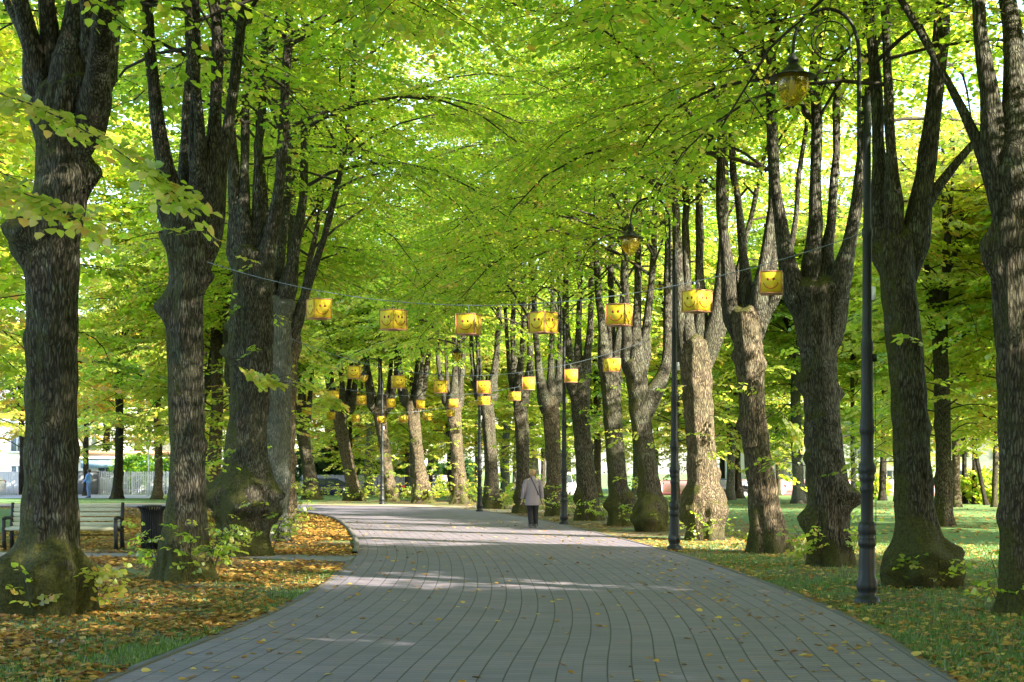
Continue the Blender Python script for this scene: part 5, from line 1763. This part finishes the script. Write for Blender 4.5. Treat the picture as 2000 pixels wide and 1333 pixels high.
MB().tube([[0, 0, 0], [0, 0, 1.9]], .03, 8).build('pole', M['fence_grey'], sgp)
MB().lathe([(0, 1.88), (.04, 1.9), (.03, 1.94), (0, 1.95)], 10, caps=False).build('cap', M['fence_grey'], sgp)
pl2 = empty('flag_pole', (-23.9, 101.0, 0), 'tall pale metal pole behind the trunk by the fence', 'pole')
MB().tube([[0, 0, 0], [0, 0, 4.6]], [.055, .04], 10).build('pole', M['fence_white'], pl2)
MB().box([0, 0, .02], [.3, .3, .04]).build('foot_plate', M['fence_grey'], pl2)

M['pink'] = flat_mat('pink_render', (0.52, 0.30, 0.29), 0.9, var=0.12, vscale=0.8)
M['maroon'] = flat_mat('maroon_plinth', (0.24, 0.08, 0.08), 0.9, var=0.15, vscale=1.0)
pk = empty('garden_wall', (24, 124.5, -.38), 'low pink rendered wall with a maroon plinth behind the lawn', 'wall')
MB().box([0, 0, .80], [24, .22, .96]).build('wall_panel', M['pink'], pk)
MB().box([0, -.02, .16], [24.04, .30, .32]).build('plinth', M['maroon'], pk)
cp = MB().box([0, 0, 1.31], [24.1, .32, .06]).build('coping', M['pink'], pk)
for i in range(7):
    MB().box([-12 + i * 4, -.05, .66], [.34, .34, 1.34]).build('pier', M['pink'], pk)

park_bench(23.9, 96.0, R(5), 'small pale bench by the pink wall across the lawn', L=1.9)


def house(x, y, w_, d_, h, label, wallm, roofm, rows, cols, rz=0.0, pitched=False, name='house', winw=1.1, winh=1.4, z0=0.0):
    root = empty(name, (x, y, z0), label, 'building', None, rz)
    MB().box([0, 0, h / 2], [w_, d_, h]).build('wall', wallm, root)
    if pitched:
        v = [[-w_ / 2 - .4, -d_ / 2 - .4, h], [w_ / 2 + .4, -d_ / 2 - .4, h], [w_ / 2 + .4, d_ / 2 + .4, h], [-w_ / 2 - .4, d_ / 2 + .4, h], [-w_ / 2 - .4, 0, h + d_ * .32], [w_ / 2 + .4, 0, h + d_ * .32]]
        build_mesh('roof', v, [np.array([(0, 1, 5, 4), (2, 3, 4, 5), (3, 2, 1, 0)]), np.array([(3, 0, 4), (1, 2, 5)])], roofm, root)
    else:
        MB().box([0, 0, h + .12], [w_ + .5, d_ + .5, .24]).build('roof', roofm, root)
    for r_ in range(rows):
        for c_ in range(cols):
            xx_ = -w_ / 2 + w_ * (c_ + .5) / cols
            zz_ = h * (r_ + .55) / rows
            fr_ = MB()
            for s_ in (-1, 1):
                fr_.box([xx_ + s_ * winw / 2, -d_ / 2 - .02, zz_], [.10, .10, winh])
                fr_.box([xx_, -d_ / 2 - .02, zz_ + s_ * winh / 2], [winw + .1, .10, .10])
            fr_.box([xx_, -d_ / 2 - .02, zz_], [.06, .08, winh - .1])
            wf = fr_.build('window', M['white'], root)
            MB().box([xx_, -d_ / 2 - .005, zz_], [winw - .1, .03, winh - .1]).build('pane', M['window'], wf)
            MB().box([xx_, -d_ / 2 - .07, zz_ - winh / 2 - .08], [winw + .3, .2, .05]).build('sill', M['white'], wf)
    return root


M['plaster'] = flat_mat('white_plaster', (0.74, 0.75, 0.76), 0.85, var=0.05, vscale=0.5)
M['roof_dark'] = flat_mat('roof_sheet', (0.13, 0.14, 0.16), 0.7)
M['roof_brown'] = flat_mat('brown_roof', (0.33, 0.19, 0.11), 0.8)
house(-47.5, 140, 17, 10, 10.5, 'tall white apartment block seen past the stout lime', M['plaster'], M['roof_dark'], 4, 5, 0.1)
hs = house(-30.2, 116.5, 8.4, 6, 2.9, 'low white kiosk with a brown roof edge and blue sign board', M['plaster'], M['roof_brown'], 1, 3, 0.05, winh=.9)
M['sign_blue'] = flat_mat('pale_blue_sign', (0.30, 0.46, 0.62), 0.5)
MB().box([1.0, -3.25, 2.15], [5.4, .35, .55]).build('sign_board', M['sign_blue'], hs)
MB().box([0, -3.1, 2.62], [8.6, .5, .12]).build('canopy', M['white'], hs)
house(36, 150, 30, 9, 5.2, 'long pale house behind the pink wall', M['plaster'], M['roof_dark'], 2, 9, 0.0, True, z0=-.38)
house(-12, 158, 12, 8, 5.5, 'pale house glimpsed above the grey fence', M['plaster'], M['roof_dark'], 2, 4, 0.0, True, z0=-.38)

# ------------------------------------------------------------------ evergreen hedge bushes


def bush(x, y, h, r, label, group, seed, m='dark_leaf', conical=False, leaf=.16, n=900, tone=.45):
    g = np.random.default_rng(seed)
    root = empty('evergreen_bush' if m == 'dark_leaf' else 'leafy_bush', (x, y, gz(x, y)), label, 'bush', group)
    u = g.random(n) ** 0.5
    th = g.uniform(0, 6.2832, n)
    zt = g.random(n)
    prof = (1 - zt) ** .8 if conical else np.sqrt(np.clip(1 - (2 * zt - .9) ** 2 / 1.25, 0.05, 1))
    lump_ = 1 + .16 * np.sin(3 * th + seed) * np.sin(5 * zt + seed) + .08 * np.sin(7 * th + 9 * zt)
    rr = r * prof * u * lump_
    o = np.stack([rr * np.cos(th), rr * np.sin(th), .1 + zt * h], -1)
    ax = np.stack([np.cos(th), np.sin(th), g.uniform(-.2, .8, n)], -1) + g.normal(0, .3, (n, 3))
    lv = sprays(o, ax, np.array([0, 0, 1.0])[None] + g.normal(0, .4, (n, 3)), g.uniform(.3, .6, n), g, leaf, np.clip(tone + g.normal(0, .15, n), 0, 1))
    st_ = MB()
    for _ in range(5):
        a = g.uniform(0, 6.28)
        st_.tube([[0, 0, -.05], [r * .3 * math.cos(a), r * .3 * math.sin(a), h * .45], [r * .45 * math.cos(a), r * .45 * math.sin(a), h * .8]], [.05, .035, .012], 5)
    st_.build('stems', M['twig'], root)
    leaf_object('foliage', [lv], M[m], root)
    return root


GH = 'dark evergreen bushes behind the grey fence'
for i, (px, h) in enumerate([(600, 3.6), (632, 4.2), (662, 3.4), (706, 3.0), (735, 2.6), (758, 2.6), (775, 2.4), (850, 2.3), (867, 2.5), (905, 2.7)]):
    d = 125.5
    bush((px - 1000) / FPX * d, d + (i % 3) * .8, h, 1.5 if i < 4 else .9, 'dark green evergreen bush showing above the grey fence', GH, 200 + i)
bush(-42.5, 110, 3.6, 1.6, 'dark blue-green conifer behind the white boarded fence', None, 231, conical=True)
bush(-39.6, 111, 4.0, 1.7, 'second dark conifer beside the white apartment block', None, 232, conical=True)
bush(-27.5, 113.0, 2.6, 1.8, 'rounded green bush behind the white slatted fence', None, 233, m='lime', tone=.1)
bush(-24.5, 113.5, 2.5, 1.8, 'darker green bush at the end of the white slatted fence', None, 234, m='lime', tone=.05)
for px, by, h, r, lab in [(1912, 985, 1.5, .8, 'yellow-green sapling bush by the leaning dark trunk'), (1896, 983, 1.2, .6, 'low green sapling bush along the sandy track'), (1960, 985, 1.3, .7, 'small leafy bush beside the pale trunk'), (1705, 976, 1.2, .8, 'pale leafy bush beside the pale bench')]:
    d = CAMH * FPX / (by - HZ)
    bush((px - 1000) / FPX * d, d, h, r, lab, 'low bushes on the lawn', int(px), m='lime', n=160, tone=.5)

# ------------------------------------------------------------------ fallen leaves and grass
g = np.random.default_rng(77)


def edge_x(edge, y):
    return np.interp(y, edge[:, 1], edge[:, 0])


def lnoise(x, y, s):
    return (np.sin(x * 1.7 * s + 1.3) * np.sin(y * 1.3 * s + .4) + np.sin(x * .9 * s - y * 1.1 * s) * .8 + np.sin(x * 3.1 * s + y * 2.3 * s) * .5) / 2.3


def litter_mesh(name, x, y, size, tone, label, lift=.006, curl=.5, hz=None):
    n = len(x)
    z = gz(x, y) + lift + g.random(n) * .022
    if hz is not None:
        z = hz + g.random(n) * .008
    az = g.uniform(0, 6.2832, n)
    dr = np.stack([np.cos(az), np.sin(az), g.normal(0, .28 * curl, n)], -1)
    nr = np.stack([g.normal(0, .45 * curl, n), g.normal(0, .45 * curl, n), np.ones(n)], -1)
    v, f, per = leaves(np.stack([x, y, z], -1), dr, nr, size, True)
    v[:, 2] = np.maximum(v[:, 2], (gz(v[:, 0], v[:, 1]) if hz is None else hz) + .002)
    o = build_mesh(name, v, f, M['litter'], tone=np.repeat(tone, per))
    return tag(o, label, 'fallen leaves', kind='stuff')


# bench side: thick litter under the trees
n = 80000
y = 10.5 + 26 * g.random(n) ** 1.15
x = edge_x(EL, y) - .06 - g.random(n) ** 1.1 * (3.0 + .30 * y)
dens = .44 + .52 * lnoise(x, y, .8) + .25 * lnoise(x, y, 2.6) - .25 * np.clip((x - edge_x(EL, y) + 1.0), 0, 1)
dens -= 0.12 * smooth01(16.5, 13.5, y)
side_y = np.interp(x, [-40, -12, -7, -4.5, -2.9][0:5], [31, 29.2, 28.75, 28.2, 27.3])
on_side = (y > side_y - .05) & (y < side_y + 1.5)
kp = (g.random(n) < dens) & ~(on_side & (g.random(n) < .9))
x, y = x[kp], y[kp]
litter_mesh('fallen_leaves', x, y, g.uniform(.05, .095, len(x)), np.clip(g.beta(2.0, 2.4, len(x)), 0, 1), 'thick orange and yellow leaf litter under the trees on the bench side')
n = 20000
y = 36 + 32 * g.random(n)
x = edge_x(EL, y) - .1 - g.random(n) * 9
litter_mesh('fallen_leaves', x, y, g.uniform(.07, .12, n), g.beta(2.2, 2.2, n), 'scattered orange leaf litter inside the bend')
# lamp side: thinner
n = 30000
y = 10.5 + 26 * g.random(n)
x = edge_x(ER, y) + .06 + g.random(n) ** 1.2 * (2.5 + .34 * y)
dens = .24 + .36 * lnoise(x, y, .7) + .22 * lnoise(x, y, 2.2) + .25 * smooth01(16, 12, y) - .25 * smooth01(9.5, 14, x)
kp = g.random(n) < dens
x, y = x[kp], y[kp]
litter_mesh('fallen_leaves', x, y, g.uniform(.05, .095, len(x)), np.clip(g.beta(3.0, 2.0, len(x)), 0, 1), 'yellow leaves scattered on the grass of the lamp side')
n = 6000
y = 36 + 44 * g.random(n)
x = edge_x(ER, np.minimum(y, 66)) + .2 + g.random(n) ** 1.2 * 24
kp = g.random(n) < .5 + .4 * lnoise(x, y, .5)
x, y = x[kp], y[kp]
litter_mesh('fallen_leaves', x, y, g.uniform(.07, .13, len(x)), g.beta(2.4, 2.2, len(x)), 'orange leaves strewn over the far lawn')
# on the pavers
n = 2600
y = 9.5 + 40 * g.random(n) ** 1.5
lft, rgt = edge_x(EL, y), edge_x(ER, y)
u = g.random(n)
dens = .22 + .5 * (u > .72) + .3 * (u < .10) + .15 * lnoise(lft + u * 6, y, .9)
kp = g.random(n) < dens
y, u = y[kp], u[kp]
x = lft[kp] + (rgt[kp] - lft[kp]) * (.01 + .98 * u)
litter_mesh('fallen_leaves', x, y, g.uniform(.04, .085, len(x)), np.clip(g.beta(3.2, 1.6, len(x)), 0, 1), 'single yellow leaves lying on the pavers', hz=.0145, curl=.7)


def grass_mesh(x, y, h, label):
    n = len(x)
    az = g.uniform(0, 6.2832, n)
    b = np.stack([x, y, gz(x, y) - .005], -1)
    wv = np.stack([np.cos(az), np.sin(az), np.zeros(n)], -1) * .0055
    ln = np.stack([np.cos(az + 1.3), np.sin(az + 1.3), np.zeros(n)], -1) * (h * g.uniform(.1, .7, n))[:, None]
    mid_ = b + ln * .35 + np.array([0, 0, 1.0]) * (h * .6)[:, None]
    top = b + ln + np.array([0, 0, 1.0]) * h[:, None]
    v = np.stack([b - wv, b + wv, mid_ + wv * .7, top, mid_ - wv * .7], 1).reshape(-1, 3)
    f = np.arange(n)[:, None] * 5 + np.arange(5)[None]
    o = build_mesh('grass', v, f, M['grass'], tone=np.repeat(np.clip(g.normal(.5, .2, n), 0, 1), 5))
    return tag(o, label, 'grass', kind='stuff')


n = 150000
y = 10.2 + 24 * g.random(n) ** 1.6
x = edge_x(ER, y) + .10 + g.random(n) ** 1.1 * (2.5 + .34 * y)
dens = .62 + .45 * lnoise(x, y, .9) + .2 * lnoise(x, y, 3)
kp = g.random(n) < dens
grass_mesh(x[kp], y[kp], g.uniform(.02, .065, kp.sum()), 'short green grass on the lamp side of the path')
n = 64000
y = 10.2 + 14 * g.random(n) ** 1.3
x = edge_x(EL, y) - .10 - g.random(n) ** 1.6 * (3 + .1 * y)
dens = .34 + .50 * lnoise(x + 3, y, 1.1) + .08 * smooth01(16, 12, y)
kp = g.random(n) < dens
grass_mesh(x[kp], y[kp], g.uniform(.02, .06, kp.sum()), 'patchy green grass along the path edge on the bench side')
